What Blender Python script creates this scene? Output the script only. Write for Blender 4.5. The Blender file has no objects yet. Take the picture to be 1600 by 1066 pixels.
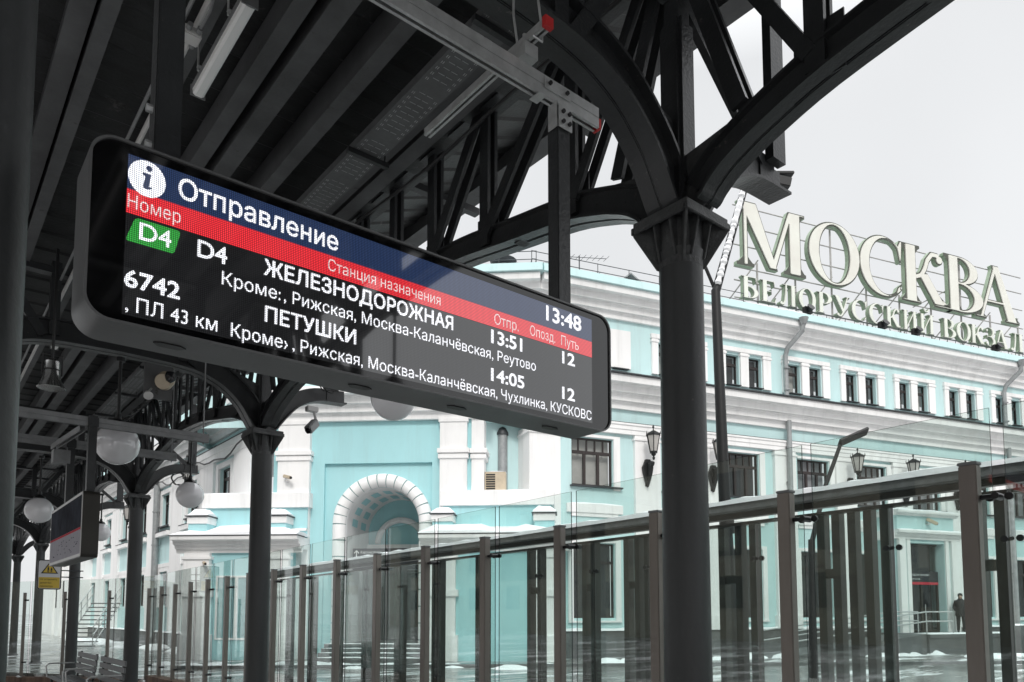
import bpy, bmesh, math, random
from mathutils import Vector, Matrix
from mathutils.geometry import tessellate_polygon

random.seed(7)
sc = bpy.context.scene
COL = sc.collection
R = math.radians
pi = math.pi

# ------------------------------------------------------------------ camera
cam_d = bpy.data.cameras.new("camera")
cam = bpy.data.objects.new("camera", cam_d)
COL.objects.link(cam)
cam_d.sensor_width = 36.0
cam_d.lens = 25.88
cam_d.shift_y = 0.2103
cam_d.clip_start = 0.05
cam_d.clip_end = 3000
cam.location = (0, 0, 1.6)
cam.rotation_euler = (R(94.4), 0, R(-39.48))
sc.camera = cam

# ------------------------------------------------------------------ sky, sun, exposure
SUN_EL, SUN_AZ = R(40), R(215)          # azimuth the light comes from, clockwise from +Y
world = bpy.data.worlds.new("World")
sc.world = world
world.use_nodes = True
wn = world.node_tree
wn.nodes.clear()
w_out = wn.nodes.new("ShaderNodeOutputWorld")
w_bg = wn.nodes.new("ShaderNodeBackground")
w_sky = wn.nodes.new("ShaderNodeTexSky")
w_sky.sky_type = 'NISHITA'
w_sky.sun_disc = False
w_sky.sun_elevation = SUN_EL
w_sky.sun_rotation = SUN_AZ
w_sky.dust_density = 6.0
w_bw = wn.nodes.new("ShaderNodeRGBToBW")
w_mix = wn.nodes.new("ShaderNodeMix")
w_mix.data_type = 'RGBA'
w_mix.inputs['Factor'].default_value = 0.93   # overcast: a grey cloud layer over the blue
wn.links.new(w_sky.outputs[0], w_mix.inputs['A'])
# cloud layer: pale grey, soft large variation, brighter overhead
w_tc = wn.nodes.new("ShaderNodeTexCoord")
w_no = wn.nodes.new("ShaderNodeTexNoise")
w_no.inputs['Scale'].default_value = 2.4
w_no.inputs['Detail'].default_value = 3
wn.links.new(w_tc.outputs['Generated'], w_no.inputs['Vector'])
w_sep = wn.nodes.new("ShaderNodeSeparateXYZ")
wn.links.new(w_tc.outputs['Generated'], w_sep.inputs[0])
w_map = wn.nodes.new("ShaderNodeMapRange")
w_map.inputs['From Min'].default_value = 0.60
w_map.inputs['From Max'].default_value = 1.0
w_map.inputs['To Min'].default_value = 8.1
w_map.inputs['To Max'].default_value = 36.0
wn.links.new(w_sep.outputs['Z'], w_map.inputs['Value'])
w_ad = wn.nodes.new("ShaderNodeMath"); w_ad.operation = 'MULTIPLY_ADD'
wn.links.new(w_no.outputs['Fac'], w_ad.inputs[0])
w_ad.inputs[1].default_value = 2.6
wn.links.new(w_map.outputs[0], w_ad.inputs[2])
w_rgb = wn.nodes.new("ShaderNodeCombineColor")
w_m2 = wn.nodes.new("ShaderNodeMath"); w_m2.operation = 'MULTIPLY'; w_m2.inputs[1].default_value = 0.985
w_m3 = wn.nodes.new("ShaderNodeMath"); w_m3.operation = 'MULTIPLY'; w_m3.inputs[1].default_value = 1.015
wn.links.new(w_ad.outputs[0], w_m2.inputs[0])
wn.links.new(w_ad.outputs[0], w_m3.inputs[0])
wn.links.new(w_m2.outputs[0], w_rgb.inputs[0])
wn.links.new(w_ad.outputs[0], w_rgb.inputs[1])
wn.links.new(w_m3.outputs[0], w_rgb.inputs[2])
wn.links.new(w_rgb.outputs[0], w_mix.inputs['B'])
wn.links.new(w_mix.outputs['Result'], w_bg.inputs['Color'])
w_bg.inputs['Strength'].default_value = 0.087
wn.links.new(w_bg.outputs[0], w_out.inputs['Surface'])

sun_d = bpy.data.lights.new("sun", 'SUN')
sun_d.energy = 1.5
sun_d.angle = R(14)
sun_d.color = (1.0, 0.97, 0.93)
sun = bpy.data.objects.new("sun", sun_d)
COL.objects.link(sun)
sd = Vector((math.sin(SUN_AZ)*math.cos(SUN_EL), math.cos(SUN_AZ)*math.cos(SUN_EL), math.sin(SUN_EL)))
sun.rotation_euler = sd.to_track_quat('Z', 'Y').to_euler()
sun.location = (-30, -30, 40)

sc.view_settings.view_transform = 'Standard'
sc.view_settings.look = 'None'
sc.view_settings.gamma = 1
sc.view_settings.exposure = 0.14
try:
    sc.cycles.max_bounces = 10
    sc.cycles.transparent_max_bounces = 24
    sc.cycles.diffuse_bounces = 4
except Exception:
    pass

# ------------------------------------------------------------------ materials
def mat(name, col, rough=0.6, metal=0.0, var=0.15, vscale=3.0, bump=0.0, bscale=40.0, spec=0.5, col2=None, streak=0.0, wear=None, wlo=0.66, wscale=14, grime=0.0):
    """Principled material; colour mottled by noise, optional bump and rain streaks."""
    m = bpy.data.materials.new(name)
    m.use_nodes = True
    nt = m.node_tree
    b = nt.nodes['Principled BSDF']
    b.inputs['Roughness'].default_value = rough
    b.inputs['Metallic'].default_value = metal
    b.inputs['Specular IOR Level'].default_value = spec
    tc = nt.nodes.new("ShaderNodeTexCoord")
    no = nt.nodes.new("ShaderNodeTexNoise")
    no.inputs['Scale'].default_value = vscale
    no.inputs['Detail'].default_value = 6
    no.inputs['Roughness'].default_value = 0.65
    src = tc.outputs['Object']
    if streak:
        mp = nt.nodes.new("ShaderNodeMapping")
        mp.inputs['Scale'].default_value = (1, 1, streak)
        nt.links.new(src, mp.inputs[0])
        src2 = mp.outputs[0]
    else:
        src2 = src
    nt.links.new(src2, no.inputs['Vector'])
    rp = nt.nodes.new("ShaderNodeValToRGB")
    c2 = col2 or tuple(c*(1-var) for c in col)
    c1 = tuple(min(1, c*(1+var*0.6)) for c in col)
    rp.color_ramp.elements[0].position = 0.3
    rp.color_ramp.elements[1].position = 0.68
    rp.color_ramp.elements[0].color = (*c2, 1)
    rp.color_ramp.elements[1].color = (*c1, 1)
    nt.links.new(no.outputs['Fac'], rp.inputs[0])
    last = rp.outputs[0]
    if wear:                                              # chips and rust specks with their own shapes
        nw = nt.nodes.new("ShaderNodeTexNoise"); nw.inputs['Scale'].default_value = wscale; nw.inputs['Detail'].default_value = 8; nw.inputs['Roughness'].default_value = 0.75
        nt.links.new(src, nw.inputs['Vector'])
        rw = nt.nodes.new("ShaderNodeMapRange"); rw.inputs['From Min'].default_value = wlo; rw.inputs['From Max'].default_value = wlo+0.05
        nt.links.new(nw.outputs['Fac'], rw.inputs['Value'])
        mw = nt.nodes.new("ShaderNodeMix"); mw.data_type = 'RGBA'; nt.links.new(rw.outputs[0], mw.inputs['Factor'])
        nt.links.new(last, mw.inputs['A']); mw.inputs['B'].default_value = (*wear, 1); last = mw.outputs['Result']
    if grime:                                             # rain streaks on plaster
        mg = nt.nodes.new("ShaderNodeMapping"); mg.inputs['Scale'].default_value = (2.2, 2.2, 0.16)
        nt.links.new(src, mg.inputs[0])
        ng = nt.nodes.new("ShaderNodeTexNoise"); ng.inputs['Scale'].default_value = 1.0; ng.inputs['Detail'].default_value = 9; ng.inputs['Roughness'].default_value = 0.68
        nt.links.new(mg.outputs[0], ng.inputs['Vector'])
        rg = nt.nodes.new("ShaderNodeMapRange"); rg.inputs['From Min'].default_value = 0.50; rg.inputs['From Max'].default_value = 0.78; rg.inputs['To Max'].default_value = grime
        nt.links.new(ng.outputs['Fac'], rg.inputs['Value'])
        mw = nt.nodes.new("ShaderNodeMix"); mw.data_type = 'RGBA'; nt.links.new(rg.outputs[0], mw.inputs['Factor'])
        nt.links.new(last, mw.inputs['A']); mw.inputs['B'].default_value = (0.26, 0.26, 0.25, 1); last = mw.outputs['Result']
    nt.links.new(last, b.inputs['Base Color'])
    if bump:
        n2 = nt.nodes.new("ShaderNodeTexNoise")
        n2.inputs['Scale'].default_value = bscale
        n2.inputs['Detail'].default_value = 4
        nt.links.new(src, n2.inputs['Vector'])
        bp = nt.nodes.new("ShaderNodeBump")
        bp.inputs['Strength'].default_value = bump
        bp.inputs['Distance'].default_value = 0.02
        nt.links.new(n2.outputs['Fac'], bp.inputs['Height'])
        nt.links.new(bp.outputs[0], b.inputs['Normal'])
    return m

def glass_mat(name, tint=(0.93, 0.97, 0.955), rough=0.0, ior=1.5, haze=0.0, hazecol=(0.5, 0.5, 0.5)):
    m = bpy.data.materials.new(name)
    m.use_nodes = True
    nt = m.node_tree
    nt.nodes.clear()
    o = nt.nodes.new("ShaderNodeOutputMaterial")
    tr = nt.nodes.new("ShaderNodeBsdfTransparent")
    tr.inputs[0].default_value = (*tint, 1)
    gl = nt.nodes.new("ShaderNodeBsdfGlossy")
    gl.inputs['Roughness'].default_value = rough
    gl.inputs['Color'].default_value = (1, 1, 1, 1)
    lw = nt.nodes.new("ShaderNodeLayerWeight")           # Schlick: same from both sides of the pane
    lw.inputs['Blend'].default_value = 0.5
    pw = nt.nodes.new("ShaderNodeMath"); pw.operation = 'POWER'; pw.inputs[1].default_value = 5.0
    nt.links.new(lw.outputs['Facing'], pw.inputs[0])
    f0 = ((ior-1)/(ior+1))**2
    fr = nt.nodes.new("ShaderNodeMath"); fr.operation = 'MULTIPLY_ADD'
    nt.links.new(pw.outputs[0], fr.inputs[0]); fr.inputs[1].default_value = 1-f0; fr.inputs[2].default_value = f0
    mx = nt.nodes.new("ShaderNodeMixShader")
    nt.links.new(fr.outputs[0], mx.inputs[0])
    nt.links.new(tr.outputs[0], mx.inputs[1])
    nt.links.new(gl.outputs[0], mx.inputs[2])
    last = mx
    if haze:
        df = nt.nodes.new("ShaderNodeBsdfDiffuse")
        df.inputs[0].default_value = (*hazecol, 1)
        tc = nt.nodes.new("ShaderNodeTexCoord")
        no = nt.nodes.new("ShaderNodeTexNoise")
        no.inputs['Scale'].default_value = 1.3
        no.inputs['Detail'].default_value = 5
        nt.links.new(tc.outputs['Object'], no.inputs['Vector'])
        mu = nt.nodes.new("ShaderNodeMath"); mu.operation = 'MULTIPLY'
        mu.inputs[1].default_value = haze*2
        nt.links.new(no.outputs['Fac'], mu.inputs[0])
        m2 = nt.nodes.new("ShaderNodeMixShader")
        nt.links.new(mu.outputs[0], m2.inputs[0])
        nt.links.new(mx.outputs[0], m2.inputs[1])
        nt.links.new(df.outputs[0], m2.inputs[2])
        last = m2
    nt.links.new(last.outputs[0], o.inputs[0])
    return m

LEDP = 0.0062
def led_mat(name, col, strength, base=0.004):
    """A lit LED surface behind glossy plastic: round dots on a 6 mm grid."""
    m = bpy.data.materials.new(name)
    m.use_nodes = True
    nt = m.node_tree
    b = nt.nodes['Principled BSDF']
    b.inputs['Base Color'].default_value = (base, base, base, 1)
    b.inputs['Roughness'].default_value = 0.05
    b.inputs['Specular IOR Level'].default_value = 1.0
    b.inputs['Coat IOR'].default_value = 1.65
    b.inputs['Coat Weight'].default_value = 1.0          # clear front sheet over the LED modules
    b.inputs['Coat Roughness'].default_value = 0.02
    tc = nt.nodes.new("ShaderNodeTexCoord")
    mp = nt.nodes.new("ShaderNodeMapping")
    mp.inputs['Scale'].default_value = (1/LEDP, 0, 1/LEDP)
    nt.links.new(tc.outputs['Object'], mp.inputs[0])
    fr = nt.nodes.new("ShaderNodeVectorMath"); fr.operation = 'FRACTION'
    nt.links.new(mp.outputs[0], fr.inputs[0])
    su = nt.nodes.new("ShaderNodeVectorMath"); su.operation = 'SUBTRACT'
    su.inputs[1].default_value = (0.5, 0, 0.5)
    nt.links.new(fr.outputs[0], su.inputs[0])
    le = nt.nodes.new("ShaderNodeVectorMath"); le.operation = 'LENGTH'
    nt.links.new(su.outputs[0], le.inputs[0])
    mr = nt.nodes.new("ShaderNodeMapRange")
    mr.inputs['From Min'].default_value = 0.22
    mr.inputs['From Max'].default_value = 0.5
    mr.inputs['To Min'].default_value = strength*1.75
    mr.inputs['To Max'].default_value = strength*0.35
    nt.links.new(le.outputs['Value'], mr.inputs['Value'])
    b.inputs['Emission Color'].default_value = (*col, 1)
    nt.links.new(mr.outputs[0], b.inputs['Emission Strength'])
    return m

def ground_mat(name, dark, light, snow, snow_lo=0.56, snow_hi=0.66, rough=0.35, scale=0.35):
    m = bpy.data.materials.new(name)
    m.use_nodes = True
    nt = m.node_tree
    b = nt.nodes['Principled BSDF']
    tc = nt.nodes.new("ShaderNodeTexCoord")
    n1 = nt.nodes.new("ShaderNodeTexNoise"); n1.inputs['Scale'].default_value = scale; n1.inputs['Detail'].default_value = 8
    n2 = nt.nodes.new("ShaderNodeTexNoise"); n2.inputs['Scale'].default_value = scale*2.6; n2.inputs['Detail'].default_value = 9
    n2.inputs['Roughness'].default_value = 0.7
    mp = nt.nodes.new("ShaderNodeMapping"); mp.inputs['Rotation'].default_value = (0, 0, R(-40)); mp.inputs['Scale'].default_value = (0.35, 1.3, 1)
    nt.links.new(tc.outputs['Object'], n1.inputs['Vector'])
    nt.links.new(tc.outputs['Object'], mp.inputs[0])
    nt.links.new(mp.outputs[0], n2.inputs['Vector'])
    r1 = nt.nodes.new("ShaderNodeValToRGB")
    r1.color_ramp.elements[0].position = 0.35; r1.color_ramp.elements[0].color = (*dark, 1)
    r1.color_ramp.elements[1].position = 0.65; r1.color_ramp.elements[1].color = (*light, 1)
    nt.links.new(n1.outputs['Fac'], r1.inputs[0])
    r2 = nt.nodes.new("ShaderNodeMapRange")
    r2.inputs['From Min'].default_value = snow_lo; r2.inputs['From Max'].default_value = snow_hi
    nt.links.new(n2.outputs['Fac'], r2.inputs['Value'])
    # paving joints
    br = nt.nodes.new("ShaderNodeTexBrick")
    br.inputs['Scale'].default_value = 1.0
    br.inputs['Brick Width'].default_value = 1.2; br.inputs['Row Height'].default_value = 0.6
    br.inputs['Mortar Size'].default_value = 0.012
    br.inputs['Color1'].default_value = (1, 1, 1, 1); br.inputs['Color2'].default_value = (0.82, 0.82, 0.82, 1)
    br.inputs['Mortar'].default_value = (0.5, 0.5, 0.5, 1)
    nt.links.new(tc.outputs['Object'], br.inputs['Vector'])
    mu = nt.nodes.new("ShaderNodeMix"); mu.data_type = 'RGBA'; mu.blend_type = 'MULTIPLY'; mu.inputs['Factor'].default_value = 1
    nt.links.new(r1.outputs[0], mu.inputs['A']); nt.links.new(br.outputs['Color'], mu.inputs['B'])
    mx = nt.nodes.new("ShaderNodeMix"); mx.data_type = 'RGBA'
    nt.links.new(r2.outputs[0], mx.inputs['Factor'])
    nt.links.new(mu.outputs['Result'], mx.inputs['A'])
    mx.inputs['B'].default_value = (*snow, 1)
    nt.links.new(mx.outputs['Result'], b.inputs['Base Color'])
    rr = nt.nodes.new("ShaderNodeMapRange")
    rr.inputs['To Min'].default_value = rough*0.5; rr.inputs['To Max'].default_value = 0.85
    nt.links.new(r2.outputs[0], rr.inputs['Value'])
    nt.links.new(rr.outputs[0], b.inputs['Roughness'])
    bp = nt.nodes.new("ShaderNodeBump"); bp.inputs['Strength'].default_value = 0.25; bp.inputs['Distance'].default_value = 0.03
    nt.links.new(n2.outputs['Fac'], bp.inputs['Height']); nt.links.new(bp.outputs[0], b.inputs['Normal'])
    return m

STEEL = mat("dark_painted_steel", (0.032, 0.034, 0.036), 0.33, 0, 0.35, 2.6, 0.16, 45, wear=(0.13, 0.118, 0.108), wlo=0.635, wscale=13)
STEEL2 = mat("column_paint", (0.047, 0.050, 0.052), 0.42, 0, 0.35, 1.4, 0.14, 22, streak=0.3, wear=(0.105, 0.096, 0.09), wlo=0.655, wscale=12)
CAPM = mat("worn_capital_paint", (0.075, 0.078, 0.080), 0.48, 0, 0.5, 11, 0.25, 70, wear=(0.02, 0.018, 0.017), wlo=0.63, wscale=16)
DECK = mat("dark_roof_decking", (0.024, 0.025, 0.026), 0.55, 0, 0.6, 1.6, 0.2, 30, wear=(0.085, 0.08, 0.078), wlo=0.62, wscale=2.2)
BEAMM = mat("purlin_paint", (0.098, 0.100, 0.103), 0.55, 0, 0.35, 2.0, 0.1, 40, wear=(0.05, 0.046, 0.044), wlo=0.62, wscale=6)
GALV = mat("galvanised_steel", (0.56, 0.57, 0.57), 0.34, 0.5, 0.2, 14, 0.05, 70)
GALVD = mat("dull_galvanised_steel", (0.26, 0.265, 0.27), 0.5, 0.4, 0.2, 9)
TRAYM = mat("cable_tray_steel", (0.14, 0.143, 0.146), 0.5, 0.3, 0.2, 9)
REDP = mat("red_plastic", (0.55, 0.03, 0.03), 0.4)
WHITEP = mat("white_plastic", (0.62, 0.61, 0.60), 0.4, 0, 0.08)
DIFF = mat("lamp_diffuser_plastic", (0.88, 0.88, 0.87), 0.35, 0, 0.04)
OPAL = mat("opal_globe", (0.88, 0.87, 0.89), 0.10, 0, 0.02, 2, spec=0.6)
nt_ = OPAL.node_tree
_pb = nt_.nodes['Principled BSDF']; _pb.inputs['Coat Weight'].default_value = 1.0; _pb.inputs['Coat IOR'].default_value = 1.8; _pb.inputs['Coat Roughness'].default_value = 0.03
_tl = nt_.nodes.new("ShaderNodeBsdfTranslucent"); _tl.inputs[0].default_value = (0.95, 0.94, 0.96, 1)
_mx = nt_.nodes.new("ShaderNodeMixShader"); _mx.inputs[0].default_value = 0.22
nt_.links.new(_pb.outputs[0], _mx.inputs[1]); nt_.links.new(_tl.outputs[0], _mx.inputs[2]); nt_.links.new(_mx.outputs[0], nt_.nodes['Material Output'].inputs[0])
CHROME = mat("polished_steel", (0.55, 0.55, 0.54), 0.16, 0.95, 0.15, 5)
BLACKM = mat("black_plastic", (0.012, 0.012, 0.013), 0.35)
LENSM = mat("dark_lens", (0.01, 0.01, 0.012), 0.05)
BEIGEP = mat("beige_plastic", (0.55, 0.46, 0.34), 0.4)
HOUSE = mat("board_housing_paint", (0.15, 0.152, 0.154), 0.38, 0.35, 0.12, 5, 0.04, 90)
BEZEL = mat("black_glass_bezel", (0.003, 0.003, 0.0035), 0.05, 0, 0.0, spec=1.0)
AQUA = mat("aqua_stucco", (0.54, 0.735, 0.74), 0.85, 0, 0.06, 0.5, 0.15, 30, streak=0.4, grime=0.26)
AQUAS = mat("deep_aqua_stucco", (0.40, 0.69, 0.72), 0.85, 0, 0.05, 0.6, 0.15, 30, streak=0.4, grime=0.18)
WHITE = mat("white_stucco", (0.87, 0.865, 0.86), 0.8, 0, 0.05, 0.7, 0.12, 30, col2=(0.81, 0.805, 0.80), streak=0.35, grime=0.27)
JOINT = mat("grey_green_joint", (0.22, 0.33, 0.33), 0.9)
PLINTH = mat("grey_granite", (0.115, 0.118, 0.12), 0.6, 0, 0.3, 2.5, 0.2, 40)
SNOW = mat("snow", (0.86, 0.87, 0.89), 0.7, 0, 0.04, 1.5, 0.3, 12)
FLASH = mat("dark_flashing", (0.05, 0.055, 0.06), 0.5, 0.3, 0.2)
WOODF = mat("brown_window_frame", (0.028, 0.020, 0.019), 0.45, 0, 0.2)
PIPE = mat("grey_drainpipe", (0.33, 0.345, 0.35), 0.45, 0.35, 0.2, 4)
BRONZE = mat("bronze_post", (0.29, 0.262, 0.24), 0.33, 0.55, 0.25, 1.5, 0.06, 40, streak=0.2, wear=(0.14, 0.11, 0.09), wlo=0.66, wscale=7)
BRONZED = mat("dark_bronze_post", (0.042, 0.039, 0.034), 0.4, 0.3, 0.25, 1.5)
CURB = mat("stained_concrete_curb", (0.20, 0.125, 0.09), 0.7, 0, 0.4, 5, 0.2, 30, col2=(0.05, 0.032, 0.026), streak=0.12)
BENCHM = mat("grey_bench_slats", (0.17, 0.175, 0.18), 0.5, 0, 0.2, 6)
LETF = mat("cream_letter_face", (0.71, 0.715, 0.655), 0.45, 0, 0.05, 0.8, col2=(0.66, 0.645, 0.59))
LETFS = mat("small_letter_face", (0.72, 0.74, 0.67), 0.45, 0, 0.08, 1.5)
LETR = mat("letter_rim", (0.085, 0.09, 0.075), 0.5, 0.2, 0.2)
LETG = mat("green_letter_side", (0.27, 0.35, 0.25), 0.5, 0.1, 0.2)
FRAMEG = mat("letter_frame_steel", (0.40, 0.39, 0.38), 0.6, 0.2, 0.2)
IRON = mat("black_cast_iron", (0.013, 0.0135, 0.014), 0.5, 0.2, 0.2, 20)
LANTG = mat("lantern_glass", (0.45, 0.43, 0.41), 0.25, 0, 0.15, 3)
YEL = mat("yellow_sign_paint", (0.62, 0.44, 0.06), 0.4, 0, 0.06)
SIGNW = mat("white_sign_face", (0.62, 0.62, 0.64), 0.3, 0, 0.04)
SIGNG = mat("grey_sign_print", (0.045, 0.049, 0.062), 0.9, 0, 0.5, 2.5, spec=0.05)
SIGNL = mat("pale_sign_print", (0.40, 0.39, 0.43), 0.9, 0, 0.08, 6, spec=0.05)
SIGNR = mat("red_sign_print", (0.5, 0.06, 0.08), 0.8, spec=0.1)
DARKS = mat("dark_sign_panel", (0.022, 0.024, 0.028), 0.3)
PRINTW = mat("white_print", (0.72, 0.72, 0.72), 0.5)
CURT = mat("window_curtain", (0.36, 0.355, 0.37), 0.9, 0, 0.15, 2, streak=0.2)
CURT2 = mat("pale_blind", (0.52, 0.50, 0.47), 0.9, 0, 0.1, 3)
ROOM = mat("dark_room_shade", (0.03, 0.031, 0.033), 0.9, 0, 0.4, 0.6)  # flat dark colour painted for the shade inside unlit rooms
ROOFM = mat("roof_sheet", (0.30, 0.33, 0.34), 0.6, 0, 0.2, 1)
COAT = mat("black_coat", (0.012, 0.013, 0.016), 0.8, 0, 0.2)
SKIN = mat("skin", (0.45, 0.30, 0.23), 0.6)
GLASS = glass_mat("clear_fence_glass", (0.92, 0.965, 0.95), 0.0, 1.6, 0.006)
GLASS2 = glass_mat("greyed_fence_glass", (0.86, 0.90, 0.89), 0.0, 1.5, 0.008)
WGLASS = glass_mat("window_glass", (0.82, 0.84, 0.84), 0.01, 1.6)
GEDGE = mat("green_glass_edge", (0.012, 0.02, 0.018), 0.7, spec=0.1)
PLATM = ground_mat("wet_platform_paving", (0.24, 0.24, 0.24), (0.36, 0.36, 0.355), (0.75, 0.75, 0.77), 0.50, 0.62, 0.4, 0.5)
STREET = ground_mat("wet_street_paving", (0.12, 0.12, 0.118), (0.32, 0.315, 0.305), (0.74, 0.75, 0.77), 0.53, 0.62, 0.4, 0.30)
FIELD = ground_mat("far_ground", (0.16, 0.16, 0.16), (0.25, 0.25, 0.25), (0.7, 0.7, 0.72), 0.5, 0.6, 0.6, 0.1)

# ------------------------------------------------------------------ mesh helpers
class Frame:
    """Local axes of a wall: s along it, n out of it, z up."""
    def __init__(self, o, d):
        self.o = Vector((o[0], o[1], 0)); l = math.hypot(*d)
        self.d = Vector((d[0]/l, d[1]/l, 0)); self.n = Vector((d[1]/l, -d[0]/l, 0))
    def __call__(self, s, n, z):
        return self.o + self.d*s + self.n*n + Vector((0, 0, z))

XY = Frame((0, 0), (1, 0))               # s = X, n = -Y

class MB:
    def __init__(self):
        self.v = []; self.f = []; self.mi = []; self.smooth = False
    def add(self, vs, fs, mi=0):
        b = len(self.v); self.v += [tuple(p) for p in vs]
        for f in fs:
            self.f.append(tuple(b+i for i in f)); self.mi.append(mi)
    def box(self, x0, x1, y0, y1, z0, z1, mi=0, fr=None):
        """fr: y means n there."""
        c = []
        for x, y, z in ((x0,y0,z0),(x1,y0,z0),(x1,y1,z0),(x0,y1,z0),(x0,y0,z1),(x1,y0,z1),(x1,y1,z1),(x0,y1,z1)):
            c.append(fr(x, y, z) if fr else (x, y, z))
        self.add(c, [(0,3,2,1),(4,5,6,7),(0,1,5,4),(1,2,6,5),(2,3,7,6),(3,0,4,7)], mi)
        return self
    def quad(self, a, b, c, d, mi=0):
        self.add([a, b, c, d], [(0,1,2,3)], mi); return self
    def bar(self, a, b, w, h, up=(0,0,1), mi=0):
        """rectangular bar from a to b; w across, h along 'up'."""
        a = Vector(a); b = Vector(b); t = (b-a).normalized(); u = Vector(up)
        s = t.cross(u)
        if s.length < 1e-4: s = t.cross(Vector((0,1,0)))
        s.normalize(); u = s.cross(t).normalized()
        vs = []
        for p in (a, b):
            for i, j in ((-1,-1),(1,-1),(1,1),(-1,1)):
                vs.append(p + s*(i*w/2) + u*(j*h/2))
        self.add(vs, [(0,3,2,1),(4,5,6,7),(0,1,5,4),(1,2,6,5),(2,3,7,6),(3,0,4,7)], mi)
        return self
    def tube(self, pts, r, n=10, mi=0, cap=True):
        pts = [Vector(p) for p in pts]; rs = r if isinstance(r, (list, tuple)) else [r]*len(pts)
        rings = []; prev = None
        for i, p in enumerate(pts):
            t = (pts[min(i+1, len(pts)-1)] - pts[max(i-1, 0)]).normalized()
            if prev is None:
                a = Vector((0,0,1)) if abs(t.z) < 0.9 else Vector((1,0,0))
                u = t.cross(a).normalized()
            else:
                u = (prev - t*prev.dot(t)).normalized()
            prev = u; w = t.cross(u)
            rings.append([p + (u*math.cos(2*pi*k/n) + w*math.sin(2*pi*k/n))*rs[i] for k in range(n)])
        vs = [q for rg in rings for q in rg]; fs = []
        for i in range(len(pts)-1):
            for k in range(n):
                fs.append((i*n+k, i*n+(k+1)%n, (i+1)*n+(k+1)%n, (i+1)*n+k))
        if cap:
            fs.append(tuple(range(n-1, -1, -1))); fs.append(tuple((len(pts)-1)*n+k for k in range(n)))
        self.add(vs, fs, mi); return self
    def lathe(self, prof, c=(0,0,0), n=20, mi=0):
        """prof: (r, z) bottom to top, around a vertical axis."""
        c = Vector(c); vs = []; fs = []
        for r, z in prof:
            for k in range(n):
                vs.append(c + Vector((r*math.cos(2*pi*k/n), r*math.sin(2*pi*k/n), z)))
        m = len(prof)
        for i in range(m-1):
            for k in range(n):
                fs.append((i*n+k, i*n+(k+1)%n, (i+1)*n+(k+1)%n, (i+1)*n+k))
        fs.append(tuple(range(n-1, -1, -1))); fs.append(tuple((m-1)*n+k for k in range(n)))
        self.add(vs, fs, mi); return self
    def prism(self, poly, fn, t0, t1, mi=0):
        """poly of (a, b) pushed along t: fn(a, b, t) -> point. Any simple polygon."""
        n = len(poly)
        vs = [fn(a, b, t0) for a, b in poly] + [fn(a, b, t1) for a, b in poly]
        tri = tessellate_polygon([[Vector((a, b, 0)) for a, b in poly]])
        fs = [tuple(t) for t in tri] + [tuple(n+i for i in reversed(t)) for t in tri]
        fs += [(i, (i+1)%n, n+(i+1)%n, n+i) for i in range(n)]
        self.add(vs, fs, mi); return self
    def profile(self, fr, s0, s1, prof, mi=0):
        """moulding: polygon of (n, z) swept from s0 to s1 on a wall frame."""
        return self.prism(prof, lambda n, z, s: fr(s, n, z), s0, s1, mi)
    def ribbon(self, pts, offs, mi=0):
        """sweep: pts list of centre points; offs list of (side, up) section corners; side, up vectors given per call."""
        raise NotImplementedError

def obj(name, mb, material, parent=None, smooth=False, bevel=0.0, label=None):
    me = bpy.data.meshes.new(name)
    off = Vector((0,0,0))
    if parent:
        off = world_loc(parent)
    me.from_pydata([tuple(Vector(p)-off) for p in mb.v], [], mb.f)
    mats = material if isinstance(material, (list, tuple)) else [material]
    for m in mats: me.materials.append(m)
    for i, p in enumerate(me.polygons): p.material_index = mb.mi[i]
    bm = bmesh.new(); bm.from_mesh(me)
    bmesh.ops.recalc_face_normals(bm, faces=bm.faces)
    if bevel:
        bm.normal_update()
        ed = [e for e in bm.edges if len(e.link_faces) == 2 and e.calc_face_angle(0) > 0.6]
        bmesh.ops.bevel(bm, geom=ed, offset=bevel, segments=2, affect='EDGES', clamp_overlap=True)
    bm.to_mesh(me); bm.free()
    if smooth:
        for p in me.polygons: p.use_smooth = True
        try: me.set_sharp_from_angle(angle=R(38))
        except Exception: pass
    o = bpy.data.objects.new(name, me); COL.objects.link(o)
    if parent: o.parent = parent
    if label: o['label'] = label
    return o

def world_loc(o):
    l = Vector((0,0,0))
    while o is not None:
        l += o.location; o = o.parent
    return l

def thing(name, label, cat, loc=(0,0,0), group=None):
    o = bpy.data.objects.new(name, None); COL.objects.link(o)
    o.location = loc; o.empty_display_size = 0.1
    o['label'] = label; o['category'] = cat
    if group: o['group'] = group
    return o

def tag(o, label, cat, group=None):
    o['label'] = label; o['category'] = cat
    if group: o['group'] = group
    return o

def structure(name, mb, m):
    o = obj(name, mb, m); o['kind'] = 'structure'; return o

KIDS = {}
def copy_tree(o, parent=None):
    c = o.copy(); COL.objects.link(c)
    if parent: c.parent = parent
    for ch in o.children: copy_tree(ch, c)
    return c

def place(proto, loc, label, first, rz=None):
    o = proto if first else copy_tree(proto)
    o.location = loc; o['label'] = label
    if rz is not None: o.rotation_euler = (0, 0, rz)
    return o

def rrect(x0, x1, z0, z1, r, n=8):
    p = []
    for cx, cz, a in ((x1-r, z0+r, -90), (x1-r, z1-r, 0), (x0+r, z1-r, 90), (x0+r, z0+r, 180)):
        for k in range(n+1):
            t = R(a + 90*k/n); p.append((cx + r*math.cos(t), cz + r*math.sin(t)))
    return p

def interp(tab, x):
    if x <= tab[0][0]: return tab[0][1]
    for (a, b), (c, d) in zip(tab, tab[1:]):
        if x <= c: return b + (d-b)*(x-a)/(c-a)
    return tab[-1][1]

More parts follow.
